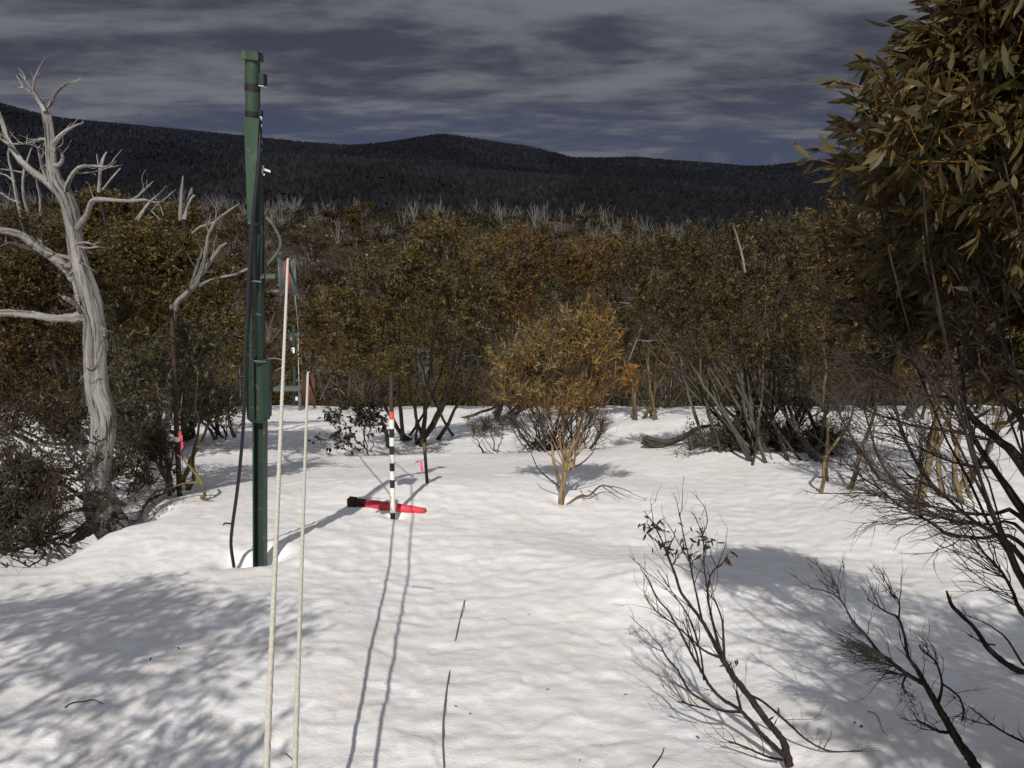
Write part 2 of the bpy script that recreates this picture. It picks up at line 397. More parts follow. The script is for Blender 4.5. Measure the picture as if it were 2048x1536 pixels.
def build_ground():
    ang = np.concatenate([np.arange(-180, -48, 4.0), np.arange(-48, -37, .5), np.arange(-37, 37.01, .15), np.arange(37.5, 48, .5), np.arange(48, 180, 4.0)])
    rad = np.concatenate([[.02, .4, .8, 1.1, 1.35], 1.5 * np.exp(np.arange(0, math.log(40 / 1.5), .0080)), 41.5 * np.exp(np.arange(0, math.log(480 / 41.5), .022))])
    A, Rd = np.meshgrid(np.radians(ang), rad, indexing='ij'); X = Rd * np.sin(A); Y = Rd * np.cos(A)
    Z = G(X, Y) + relief(X, Y)
    snow = 1 - sstep(0, 1, (Y - 33 - 2 * vnoise(X / 4, Y / 4, 71)) / 5)
    mb = MB(); na, nr = X.shape; idx = np.arange(na * nr).reshape(na, nr)
    i2 = np.concatenate([idx, idx[:1]], 0)
    Q = np.stack([i2[:-1, :-1], i2[:-1, 1:], i2[1:, 1:], i2[1:, :-1]], -1).reshape(-1, 4)
    mb.add(np.stack([X, Y, Z], -1).reshape(-1, 3), Q, None, np.repeat(snow.reshape(-1, 1), 3, 1))
    o = link('snow_ground', mb.mesh('snow_ground', M['snow'], (0, 0, 0), True, True))
    tag(o, 'dirty white sun-cupped spring snow sloping away to the tree line', kind='structure')

# ---------------------------------------------------------------- far hills and their forest
def mat_hill(name, a, b):
    m, nt, N, L = new_mat(name); v = obj_vec(nt); n = _noise(nt, v, .004, 8, .65, .5); k = _noise(nt, v, .03, 6, .7)
    c = _ramp(nt, n, [(.35, a), (.65, b)]); _out(nt, _bsdf(nt, c, .95, .05, k, .9, 12)); return m
def hill(name, label, sky, r_ridge, r_near, z_near, seed, tint, n_tree, th, depth=.35):
    rng = np.random.default_rng(seed)
    us = np.linspace(sky[0][0], sky[-1][0], 260); vs = np.interp(us, [p[0] for p in sky], [p[1] for p in sky])
    vs = np.convolve(np.pad(vs, 6, 'edge'), np.hanning(13) / np.hanning(13).sum(), 'valid')
    D = np.stack([ray(u, v) for u, v in zip(us, vs)]); az = np.arctan2(D[:, 0], D[:, 1]); el = D[:, 2] / np.hypot(D[:, 0], D[:, 1])
    ts = np.concatenate([np.linspace(0, 1, 46), 1 + np.linspace(.03, depth, 8)])
    rr = r_near + (r_ridge - r_near) * ts
    def height(a, t):
        zr = CAM_H + r_ridge * np.interp(a, az, el) - th * .8
        r = r_near + (r_ridge - r_near) * t
        up = np.clip(t, 0, 1) ** .85
        x, y = r * np.sin(a), r * np.cos(a); s = r_ridge * .16
        gul = fbm(x / s, y / s, seed, 4) * r_ridge * .016 * np.sin(np.pi * np.clip(t, 0, 1)) ** .8
        z = z_near + (zr - z_near) * up + gul - np.maximum(t - 1, 0) ** 1.2 * r_ridge * .25
        lim = CAM_H + r * np.interp(a, az, el) - th * .8 - 2       # nothing of the flank stands above its own skyline
        return x, y, np.where(t < 1, np.minimum(z, lim), z)
    Aa, Tt = np.meshgrid(az, ts, indexing='ij'); X, Y, Z = height(Aa, Tt)
    idx = np.arange(X.size).reshape(X.shape); mb = MB()
    mb.add(np.stack([X, Y, Z], -1).reshape(-1, 3), np.stack([idx[:-1, :-1], idx[:-1, 1:], idx[1:, 1:], idx[1:, :-1]], -1).reshape(-1, 4))
    o = link(name, mb.mesh(name, mat_hill(name + '_floor', tuple(k * .8 for k in tint), tint), (0, 0, 0), True)); tag(o, label, kind='structure')
    # the forest on it: every crown a small ragged cone
    a = rng.uniform(az[0], az[-1], n_tree); t = 1.04 - .95 * rng.uniform(0, 1, n_tree) ** 1.6
    k = n_tree // 9; t[:k] = rng.uniform(.985, 1.015, k)
    x, y, z = height(a, t)
    h = th * rng.uniform(.55, 1.3, n_tree); w = h * rng.uniform(.35, .62, n_tree); ph = rng.uniform(0, 6.28, n_tree)
    rows = [np.stack([x + w * np.cos(ph + j * 2.094), y + w * np.sin(ph + j * 2.094), z + h * .12 - h * .3 * (j == 0)], 1) for j in range(3)]
    rows.append(np.stack([x + rng.normal(0, .15, n_tree) * w, y, z + h], 1))
    V = np.stack(rows, 1).reshape(-1, 3); i = np.arange(n_tree)[:, None] * 4
    T = np.concatenate([i + [[0, 1, 3]], i + [[1, 2, 3]], i + [[2, 0, 3]]])
    zone = sstep(-.1, .5, fbm(x / (r_ridge * .12), y / (r_ridge * .12), seed + 9, 3))
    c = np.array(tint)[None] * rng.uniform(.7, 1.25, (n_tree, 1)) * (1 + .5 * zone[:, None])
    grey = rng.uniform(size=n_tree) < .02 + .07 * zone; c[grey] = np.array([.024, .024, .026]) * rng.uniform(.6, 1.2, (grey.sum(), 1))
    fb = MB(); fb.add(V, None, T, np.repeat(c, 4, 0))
    f = link('forest', fb.mesh('forest', M['dull_leaf'], (0, 0, 0), False, True)); tag(f, 'dark forest covering the ' + label, 'forest', kind='stuff')
SHADED_HILL = (.0090, .0100, .0140)  # hill tints, the spur's too, darkened to stand for cloud shade on the hills
hill('hill', 'long dark hill falling from the side of the dead tree to a low saddle',
     [(-700, 120), (-300, 165), (-100, 188), (0, 205), (60, 222), (120, 235), (200, 243), (330, 255), (450, 267), (520, 274), (600, 282), (680, 288), (760, 296), (900, 312)], 3300, 1300, -190, 101, SHADED_HILL, 29000, 9)
hill('hill', 'domed dark forested hill in the middle of the skyline',
     [(420, 335), (520, 305), (600, 297), (680, 290), (740, 287), (800, 280), (850, 271), (880, 267), (920, 271), (1000, 284), (1060, 292), (1120, 307), (1160, 318), (1260, 332), (1420, 348)], 2300, 1150, -150, 102, SHADED_HILL, 30000, 7)
hill('hill', 'low dark forested ridge running behind the gum foliage',
     [(1040, 335), (1100, 322), (1150, 314), (1200, 315), (1270, 313), (1330, 319), (1420, 325), (1500, 332), (1560, 328), (1640, 319), (1800, 300), (2048, 285), (2500, 260)], 2800, 1200, -170, 103, SHADED_HILL, 29000, 8)
hill('hill', 'grey spur of dead timber in front of the dark hills',
     [(60, 440), (160, 405), (250, 372), (330, 345), (400, 326), (460, 314), (520, 308), (640, 305), (700, 312), (800, 322), (950, 338), (1150, 352), (1400, 362), (1750, 372)], 1150, 520, -95, 104, (.0118, .0122, .0146), 30000, 6)

# ---------------------------------------------------------------- gum trees
def leaf_colors(rng, n, base, spread=.35, alt=None, p=.0):
    c = np.array(base)[None] * rng.uniform(1 - spread, 1 + spread, (n, 1)) * rng.uniform(.88, 1.12, (n, 3))
    if alt is not None:
        k = rng.uniform(size=n) < p; c[k] = np.array(alt)[None] * rng.uniform(.7, 1.25, (k.sum(), 1))
    return np.clip(c, 0.004, .9)
def px_lobes(L):
    """lobes given as (u, v, Y, half width px, half height px, weight) -> centre, radii, weight"""
    out = []
    for u, v, Y, ru, rv, w in L:
        k = mpp(v, Y); out.append((at(u, v, Y), np.array([ru * k, max(ru, rv) * k * .8, rv * k]), w))
    return out
def bez(a, c, b, n):
    t = np.linspace(0, 1, n)[None, :, None]; return (1 - t) ** 2 * a[:, None] + 2 * t * (1 - t) * c[:, None] + t * t * b[:, None]
def make_gum(seed, base, lobes, n_stem, n_cluster, n_twig, n_leaf, leaf_l=.075, leaf_w=.022, stem_r=.05, spread=.25,
             leaf_c=(.085, .075, .026), leaf_alt=(.12, .10, .05), alt_p=.15, twig_c=(.10, .065, .035), hi=False, twig_len=.34,
             dead=200, stems_px=None, shell=.5, wob=.12, up=.5, droop=.45, dead_c=(.07, .055, .045), twig_r=.0035, split_stems=True):
    """returns dict of MBs: list of stems, branches, crown"""
    rng = np.random.default_rng(seed); base = np.asarray(base, float)
    W = np.array([l[2] for l in lobes], float); W /= W.sum()
    C = np.array([l[0] for l in lobes]); S = np.array([l[1] for l in lobes])
    stems = []; nodes = []; ndir = []; nrad = []
    top = C[:, 2].max() - base[2]
    for k in range(n_stem):
        li = rng.choice(len(lobes), p=W) if k >= len(lobes) else k % len(lobes)
        tgt = C[li] + S[li] * rng.uniform(-.5, .5, 3)
        off = np.append(rng.normal(0, spread, 2), 0); b = base + off
        b[2] = g(b[0], b[1]) - .12 if stems_px is None else base[2]
        out = tgt - b; ctrl = b + np.array([out[0] * .5, out[1] * .5, out[2] * .28]) + rng.normal(0, .12, 3) * [1, 1, .3]
        p = bez(b[None], ctrl[None], tgt[None], 15)[0]
        w = np.cumsum(rng.normal(0, wob * .35, (15, 3)), 0) * np.linspace(0, 1, 15)[:, None]; p = p + w
        r0 = stem_r * rng.uniform(.55, 1.25); r = r0 * np.linspace(1.12, .28, 15) * rng.uniform(.93, 1.07, 15); r[0] *= 1.35
        mb = MB(); tubes(mb, p, r, 7, cap=True); stems.append(mb)
        nodes.append(p[5:]); ndir.append(unit(np.gradient(p, axis=0))[5:]); nrad.append(r[5:])
    nodes = np.concatenate(nodes); ndir = np.concatenate(ndir); nrad = np.concatenate(nrad)
    # leaf clusters through the crown, most near its outside
    li = rng.choice(len(lobes), n_cluster, p=W); d = unit(rng.normal(size=(n_cluster, 3))); d[:, 2] = np.where(d[:, 2] < -.35, -d[:, 2] * .5, d[:, 2]); d = unit(d)
    rr = rng.uniform(shell ** 3, 1, n_cluster) ** (1 / 3); P = C[li] + S[li] * d * rr[:, None]
    Dm = np.linalg.norm(P[:, None] - nodes[None], axis=2) + .9 * np.maximum(0, nodes[None, :, 2] - P[:, None, 2] + .15)
    j = Dm.argmin(1); a = nodes[j]; dist = np.linalg.norm(P - a, axis=1, keepdims=True)
    ctrl = a + ndir[j] * dist * .45 + rng.normal(0, .08, (n_cluster, 3)) * dist
    B = bez(a, ctrl, P, 7); r0 = np.minimum(nrad[j] * .7, .006 + .011 * dist[:, 0])
    br = MB(); tubes(br, B, r0[:, None] * np.linspace(1, .3, 7)[None], 4, np.tile(np.array(dead_c), (n_cluster, 1)) * rng.uniform(.7, 1.4, (n_cluster, 1)))
    # side twigs without leaves inside the crown
    if dead:
        bi = rng.integers(0, n_cluster, dead); bt = rng.integers(1, 5, dead); q = B[bi, bt]
        dd = unit(unit(B[bi, bt + 1] - B[bi, bt]) + rng.normal(0, .6, (dead, 3)) + [0, 0, .25]); ln = rng.uniform(.12, .5, (dead, 1)) * (twig_len / .34)
        e = q + dd * ln; tubes(br, bez(q, q + dd * ln * .5 + rng.normal(0, .07, (dead, 3)) * ln, e, 4), np.tile(twig_r * np.linspace(1.1, .35, 4), (dead, 1)), 3,
                               np.tile(np.array(dead_c), (dead, 1)) * rng.uniform(.7, 1.5, (dead, 1)))
    nt_ = n_cluster * n_twig; ci = np.repeat(np.arange(n_cluster), n_twig)
    outw = unit((P[ci] - C[li[ci]]) / S[li[ci]]); td = unit(outw * .7 + rng.normal(0, .55, (nt_, 3)) + [0, 0, up]); tl = twig_len * rng.uniform(.5, 1.2, (nt_, 1))
    q = B[ci, 6] * .5 + B[ci, 5] * .5 + rng.normal(0, .05, (nt_, 3)) * (twig_len / .34); e = q + td * tl
    cr = MB(); c2 = q + td * tl * .5 + rng.normal(0, .09, (nt_, 3)) * tl; TW = bez(q, c2, e, 5)
    tcol = leaf_colors(rng, nt_, twig_c, .3)
    tw = TW if hi else TW[:, ::2]; tubes(cr, tw, np.tile(twig_r * np.linspace(1, .35, tw.shape[1]), (nt_, 1)), 3, tcol)
    K = nt_ * n_leaf; ti = np.repeat(np.arange(nt_), n_leaf); f = rng.uniform(.25, 1.0, K) * 4; i0 = np.minimum(f.astype(int), 3); fr = (f - i0)[:, None]
    lp = TW[ti, i0] * (1 - fr) + TW[ti, i0 + 1] * fr
    ld = unit(td[ti] * .75 + rng.normal(0, .6, (K, 3)) + [0, 0, -droop]); ll = leaf_l * rng.uniform(.6, 1.25, K)
    lc = leaf_colors(rng, K, leaf_c, .4, leaf_alt, alt_p) * rng.uniform(.6, 1.45, n_cluster)[ci[ti]][:, None]      # whole sprays differ in tone
    return dict(stems=stems, branches=br, crown=cr, leaf=(lp, ld, ll, leaf_w * rng.uniform(.75, 1.25, K), lc), rng=rng, hi=hi)
def gum_tree(name, label, base, bark='bark_grey', group=None, cat='tree', **kw):
    t = make_gum(base=base, **kw); root = thing(name, label, cat, tuple(base), group)
    for s in t['stems']: part('trunk', s, M[bark], root)
    part('branches', t['branches'], M['twig'], root, True, True, 'stuff')
    lp, ld, ll, lw, lc = t['leaf']; leaves(t['crown'], lp, ld, ll, lw, t['rng'], lc, t['hi'])
    part('crown', t['crown'], M['leaf'], root, False, True, 'stuff')
    return root
def copy_tree(o, loc, rz=0.0, s=1.0, label=None, group=None):
    c = o.copy(); col.objects.link(c); c.location = loc; c.rotation_euler = (0, 0, rz); c.scale = (s, s, s)
    if label: c['label'] = label
    if group: c['group'] = group
    for ch in list(o.children):
        k = ch.copy(); col.objects.link(k); k.parent = c
    return c

# ---------------------------------------------------------------- tow pylon, ropes, marker posts
M['rope'] = mat_plain('worn_white_rope', (.56, .53, .45), .85, .1, .18, 90, bump=.4)
M['rust'] = mat_plain('rusty_steel', (.050, .029, .021), .8, .2, .5, 16)
M['red_wheel'] = mat_plain('rusty_red_wheel', (.085, .036, .022), .7, .25, .4, 12)
M['grey_metal'] = mat_plain('grey_galvanised_steel', (.085, .10, .092), .5, .4, .35, 14)
M['red_lining'] = mat_plain('dull_red_lining', (.20, .06, .06), .8, .2, .3, 20)
M['white_paint'] = mat_plain('white_paint', (.70, .72, .70), .5, .35, .08, 8)
M['black_paint'] = mat_plain('black_paint', (.018, .018, .02), .5, .35, .3, 10)
M['red_paint'] = mat_plain('red_tape', (.60, .10, .07), .5, .35, .12, 10)
M['red_foam'] = mat_plain('faded_red_padding', (.55, .060, .075), .7, .2, .35, 9, bump=.3)
M['maroon'] = mat_plain('dark_maroon_wood', (.045, .010, .012), .6, .3, .3, 30)
M['pink'] = mat_plain('pink_flagging', (.85, .07, .16), .5, .3, .1, 20)
M['orange_tape'] = mat_plain('orange_tape', (.45, .10, .05), .6, .3, .2, 20)
M['white_plastic'] = mat_plain('white_plastic', (.75, .77, .76), .4, .4, .05, 10)
M['wire'] = mat_plain('grey_wire', (.14, .135, .12), .6, .4, .3, 40)
M['stain'] = mat_plain('rust_smear', (.45, .22, .10), .8, .2, .3, 60)

def prism(mb, A, B, w0, d0, w1=None, d1=None):
    """four-sided bar from A to B; w across, d along the view, in metres"""
    w1 = w0 if w1 is None else w1; d1 = d0 if d1 is None else d1
    A, B = np.asarray(A, float), np.asarray(B, float); ax = unit(B - A)
    x = np.array([1.0, 0, 0]); x = unit(x - ax * (x @ ax)) if abs(ax[0]) < .9 else np.array([0, 0, 1.0]); y = np.cross(ax, x)
    V = []
    for P, w, d in ((A, w0, d0), (B, w1, d1)):
        V += [P + sx * x * w / 2 + sy * y * d / 2 for sx, sy in ((-1, -1), (1, -1), (1, 1), (-1, 1))]
    mb.add(V, [(3, 2, 1, 0), (4, 5, 6, 7), (0, 1, 5, 4), (1, 2, 6, 5), (2, 3, 7, 6), (3, 0, 4, 7)])
def lathe_x(mb, c, prof, n=36, skew=(0, 0)):
    """profile [(x, r)] turned about an axis through c that runs roughly along x"""
    ax = unit(np.array([1.0, skew[0], skew[1]])); u = unit(np.cross(ax, [0, 1.0, 0])); w = np.cross(ax, u); th = np.arange(n) * 2 * np.pi / n
    V = np.concatenate([np.asarray(c) + ax * x + r * (u * np.cos(th)[:, None] + w * np.sin(th)[:, None]) for x, r in prof])
    i = np.arange(len(prof) * n).reshape(len(prof), n); Q = np.stack([i[:-1], np.roll(i[:-1], -1, 1), np.roll(i[1:], -1, 1), i[1:]], -1).reshape(-1, 4)
    mb.add(V, Q)
def mk(f, *a, **k):
    mb = MB(); f(mb, *a, **k); return mb

def build_pylon():
    bx, by = gp(520, 1116); Y = by; K = mpp(700, Y)
    WELLS.append((bx + .02, by + .05, .20, .10)); WELLS.append((at(467, 1127, Y)[0], by - .05, .16, .09))
    pw = lambda u, v, dy=0.0: at(u, v, Y + dy)
    root = thing('tow_pylon', 'tall dark green steel rope tow pylon with two pulleys, standing in the snow', 'pylon', (bx, by, g(bx, by) - .1))
    # lower post: a channel open towards the rope side
    k = mpp(1000, Y); mb = MB(); A, B = pw(520, 1150), pw(520, 836)
    prism(mb, A + [0, .035, 0], B + [0, .035, 0], 24 * k, .014)
    for s in (-1, 1): prism(mb, A + [s * 10.6 * k, -.006, 0], B + [s * 10.6 * k, -.006, 0], 2.8 * k, .066)
    part('post', mb, M['green'], root, False)
    k = mpp(780, Y); mb = MB()
    prism(mb, pw(519, 834), pw(519, 718), 40 * k, .13); prism(mb, pw(519, 842), pw(519, 834), 26 * k, .10, 40 * k, .13)
    sl = part('sleeve', mb, M['green'], root, False)
    mb = MB(); prism(mb, pw(504, 838, -.085), pw(503, 714, -.085), 11 * k, .03); prism(mb, pw(532, 838, -.075), pw(532, 718, -.075), 15 * k, .016)
    part('cover_plate', mb, M['green_dark'], sl, False, org=tuple(root.location))
    k = mpp(500, Y); P = np.array([pw(u, v, .01) for u, v in ((520, 722), (519, 600), (517, 440), (514, 330), (511, 236))])
    part('pole', mk(tubes, spline(P, 12), np.linspace(10.5, 11.5, 12) * k, 16, cap=True), M['green_dark'], root)
    mb = MB(); k2 = mpp(340, Y)
    prism(mb, pw(503, 450, -.085), pw(505, 236, -.075), 13 * k2, .03, 29 * k2, .05)
    part('tapered_channel', mb, M['green_pale'], root, False)
    part('conduit', mk(tubes, spline([pw(502, 720, -.09), pw(502, 600, -.085), pw(503, 448, -.085)], 10), np.full(10, 4 * k), 10, cap=True), M['green'], root)
    part('conduit', mk(tubes, spline([pw(523, 715, -.08), pw(522, 600, -.08), pw(524, 452, -.07)], 10), np.full(10, 2.0 * k), 8, cap=True), M['green_dark'], root)
    k = mpp(170, Y)
    part('upper_tube', mk(tubes, np.array([pw(506, 238), pw(505, 170), pw(505, 119)]), np.full(3, 14.6 * k), 20, cap=True), M['green_pale'], root)
    mb = MB(); prism(mb, pw(505, 121), pw(505, 108), 33 * k, .13); prism(mb, pw(505, 108), pw(505, 104), 30 * k, .12)
    part('cap', mb, M['green_pale'], root, False)
    part('black_band', mk(tubes, np.array([pw(505, 183), pw(505, 169)]), np.full(2, 15.4 * k), 20, cap=True), M['black'], root)
    mb = mk(tubes, np.array([pw(506, 234), pw(506, 223)]), np.full(2, 15.6 * k), 20, cap=True); prism(mb, pw(521, 234), pw(521, 221), 7 * k, .05)
    part('flange', mb, M['black'], root, False)
    mb = mk(tubes, np.array([pw(505, 168), pw(505, 145)]), np.full(2, 15.1 * k), 20, cap=True)
    part('clamp_collar', mb, M['green_pale'], root)
    mb = MB(); prism(mb, pw(526, 172), pw(526, 148), 10 * k, .09); bo = part('side_box', mb, M['green_dark'], root, False)
    mb = MB(); prism(mb, pw(526, 173.4, -.01), pw(526, 172.2, -.01), 10 * k, .10); part('edge_strip', mb, M['white_paint'], bo, False, org=tuple(root.location))
    for u0, u1, v in ((496, 516, 447), (502, 523, 563), (512, 522, 629), (508, 532, 723)):
        part('clamp', mk(tubes, np.array([pw(u0, v - 1, -.11), pw(u1, v + 1, -.09)]), np.full(2, 2.2 * mpp(v, Y)), 8, cap=True), M['grey_metal'], root)
    k = mpp(500, Y)
    part('brace', mk(tubes, spline([pw(528, 430), pw(546, 450), pw(561, 482), pw(555, 505), pw(531, 534)], 24), np.full(24, 3.1 * k), 8, cap=True), M['grey_metal'], root)
    for a, b, c in (((536, 718), (552, 717), (569, 722)), ((538, 747), (552, 741), (570, 732))):
        part('brace', mk(tubes, spline([pw(*a), pw(*b), pw(*c)], 8), np.full(8, 2.0 * k), 6, cap=True), M['grey_metal'], root)
    mb = MB(); prism(mb, pw(525, 552), pw(566, 552), 8 * k, .05); part('arm', mb, M['grey_metal'], root, False)
    mb = MB(); prism(mb, pw(534, 777), pw(612, 777), 8 * k, .05); part('arm', mb, M['grey_metal'], root, False)
    mb = MB(); prism(mb, pw(601, 820), pw(600, 770), 7 * k, .03); part('hanger', mb, M['grey_metal'], root, False)
    # pulleys, seen edge on
    k = mpp(554, Y); c = pw(575, 554); sk = (.27, -.03)
    ring = [(-15.5, 20), (-17, 38.5), (-15, 38.5), (-12, 36), (-7, 31.5), (7, 31.5), (12, 36), (15, 38.5), (17, 38.5), (15.5, 20)]
    pu = part('pulley', mk(lathe_x, c, [(x * k, r * k) for x, r in ring], 40, sk), M['grey_metal'], root)
    part('groove_lining', mk(lathe_x, c, [(x * k, r * k) for x, r in ((-6.5, 31), (-5, 32.6), (5, 32.6), (6.5, 31))], 40, sk), M['red_lining'], pu, org=tuple(root.location))
    part('hub', mk(lathe_x, c, [(x * k, r * k) for x, r in ((-24, .1), (-24, 6), (20, 6), (20, .1))], 14, sk), M['green_dark'], pu, org=tuple(root.location))
    for j in range(6):
        a = j * math.pi / 3; d = np.array([0, math.cos(a), math.sin(a)])
        part('spoke', mk(tubes, np.array([c + d * 4 * k, c + d * 31 * k]), np.full(2, 2.4 * k), 6), M['grey_metal'], pu, org=tuple(root.location))
    k = mpp(778, Y); c = pw(617, 780); sk = (.25, -.02)
    ring = [(-10, 20), (-12, 37.5), (-10.5, 37.5), (-7, 33.5), (-4, 32), (4, 32), (8, 34), (11, 37.5), (12.5, 37.5), (11, 20)]
    pu = part('pulley', mk(lathe_x, c, [(x * k, r * k) for x, r in ring], 40, sk), M['red_wheel'], root)
    part('hub', mk(lathe_x, c, [(x * k, r * k) for x, r in ((-16, .1), (-16, 6), (16, 6), (16, .1))], 14, sk), M['green_dark'], pu, org=tuple(root.location))
    for j in range(6):
        a = j * math.pi / 3 + .3; d = np.array([0, math.cos(a), math.sin(a)])
        part('spoke', mk(tubes, np.array([c + d * 4 * k, c + d * 32 * k]), np.full(2, 2.4 * k), 6), M['red_wheel'], pu, org=tuple(root.location))
    # frayed cord and ribbon tied to the tube
    rng = np.random.default_rng(5); P = spline([pw(522, 233, -.05), pw(522, 250, -.06), pw(520.5, 263, -.06), pw(522.5, 276, -.06), pw(521.5, 288, -.06), pw(521, 302, -.06)], 26)
    part('frayed_cord', mk(tubes, P, k * 1.7 * (1 + .5 * np.sin(np.arange(26) * 1.1)), 6, cap=True), M['rope'], root)
    mb = MB(); a, b = pw(526, 338, -.05), pw(541, 343, -.05)
    tubes(mb, spline([pw(526, 331, -.05), a, pw(524, 344, -.05), pw(529, 351, -.06)], 8), np.full(8, 1.6 * k), 4); prism(mb, a, b, 4 * k, .004)
    part('ribbon', mb, M['white_paint'], root, False)
    # hose hanging down beside it
    kk = mpp(800, Y)
    hp = spline([pw(520, 236, -.05), pw(519, 300, -.09), pw(512, 380, -.13), pw(505, 450, -.15), pw(499, 540, -.14), pw(494, 640, -.12), pw(490, 740, -.12), pw(487, 840, -.11), pw(482, 910, -.1), pw(474, 985, -.1), pw(465, 1050, -.08), pw(462, 1090, -.06), pw(468, 1134, -.04)], 70)
    loc = tuple(hp[-1]); h = thing('hose', 'dark blue flexible hose hanging beside the green pylon into the snow', 'hose', loc)
    part('tube', mk(tubes, hp, np.full(70, 3.5 * kk), 10, cap=True), M['hose'], h)
    part('wire_tie', mk(tubes, spline([pw(466, 1047, -.08), pw(456, 1047, -.10), pw(450, 1046, -.12), pw(447, 1050, -.12)], 8), np.full(8, 1.7 * kk), 6, cap=True), M['black'], h)
    return Y
YP = build_pylon()

def atD(u, v, D): return ray(u, v) * D + np.array([0, 0, CAM_H])
def rope_mesh(P, r, twist=.055):
    """three-strand laid rope along P"""
    s = np.concatenate([[0], np.cumsum(np.linalg.norm(np.diff(P, axis=0), axis=1))]); n = len(P); sides = 15
    T = unit(np.gradient(P, axis=0)); A = unit(np.cross(T, [0, 0, 1.0])); B = np.cross(T, A)
    th = np.arange(sides) * 2 * np.pi / sides; ph = s / twist * 2 * np.pi / 3
    rad = r * (.84 + .20 * np.abs(np.cos(1.5 * (th[None] - ph[:, None]))))
    V = P[:, None] + rad[..., None] * (A[:, None] * np.cos(th)[None, :, None] + B[:, None] * np.sin(th)[None, :, None])
    i = np.arange(n * sides).reshape(n, sides); mb = MB()
    mb.add(V.reshape(-1, 3), np.stack([i[:-1], np.roll(i[:-1], -1, 1), np.roll(i[1:], -1, 1), i[1:]], -1).reshape(-1, 4)); return mb
def build_ropes():
    YF = 32.0
    def line(a, b, step): 
        n = max(2, int(np.linalg.norm(b - a) / step)); return lerp(a, b, np.linspace(0, 1, n)[:, None])
    for (ub, vb, D, ut, vt, far_uv, label) in ((533, 1536, 2.16, 576, 521, (597, 665), 'white tow rope passing over the upper grey pulley of the green pylon'),
                                         (590, 1536, 2.66, 616, 748, (611, 768), 'white tow rope passing over the lower red-brown pulley of the green pylon')):
        near = atD(ub, vb, D); top = at(ut, vt, YP); far = at(far_uv[0], far_uv[1], YF)
        top = top + np.array([0, 0, .008]); d = unit(near - top); t = 0
        p = near.copy()
        while p[2] > g(p[0], p[1]) + .03: p = p + d * .02
        back = p + np.array([d[0] * 7, d[1] * 7, 0]); back[2] = g(back[0], back[1]) + .02
        lie = line(back, p, .3); lie[:, 2] = [g(q[0], q[1]) + .02 for q in lie]
        # over the wheel: leave tangentially at the top, run down behind to the next pylon
        arc = np.array([top + [(ut * 0) , .10 * s, -.012 * s * s * 4] for s in np.linspace(.15, 1, 5)])
        P = np.concatenate([lie[:-1], line(p, top, .009), arc, line(arc[-1], far, .35)[1:]])
        single('tow_rope', rope_mesh(P, .0092), M['rope'], label, 'rope', tuple(near))
    # next pylon down the slope
    pw = lambda u, v, dy=0.0: at(u, v, YF) + np.array([0, dy, 0]); k = mpp(730, YF)
    b = pw(590, 812); root = thing('tow_pylon', 'slim green tow pylon with a white tag further down the slope', 'pylon', (b[0], YF, g(b[0], YF) - .2))
    b[2] = g(b[0], YF) - .2
    part('pole', mk(tubes, np.array([b, pw(589, 740), pw(587.5, 668)]), np.array([3.8, 3.8, 3.6]) * k, 12, cap=True), M['green'], root)
    part('cap', mk(tubes, np.array([pw(587.5, 669), pw(587.5, 651)]), np.full(2, 3.0 * k), 12, cap=True), M['green_pale'], root)
    mb = MB(); prism(mb, pw(587, 694, -.09), pw(587, 705, -.09), 7 * k, .02); part('tag', mb, M['white_plastic'], root, False)
    mb = MB(); prism(mb, pw(588, 669), pw(601, 669), 4 * k, .08); part('arm', mb, M['grey_metal'], root, False)
    mb = MB(); prism(mb, pw(588, 760), pw(606, 762), 4 * k, .08); part('arm', mb, M['grey_metal'], root, False)
    for u, v in ((598, 666), (610, 768)):
        part('pulley', mk(lathe_x, pw(u, v + 4), [(x * k, r * k) for x, r in ((-2, 1), (-2.2, 6), (0, 5), (2.2, 6), (2, 1))], 16), M['grey_metal'], root)
    part('brace', mk(tubes, spline([pw(576, 660), pw(581, 667), pw(587, 672)], 6), np.full(6, 1.2 * k), 6), M['grey_metal'], root)
    part('hanging_cord', mk(tubes, np.array([pw(596.5, 676), pw(597, 720), pw(598, 772)]), np.full(3, .9 * k), 5), M['rope'], root)
    mb = MB(); prism(mb, pw(604, 672), pw(606, 800), 2.2 * k, .05); part('hanger', mb, M['green_dark'], root, False)
    mb = MB(); prism(mb, pw(594, 793, -.05), pw(594, 800, -.05), 4.5 * k, .05); part('small_box', mb, M['white_plastic'], root, False)
build_ropes()

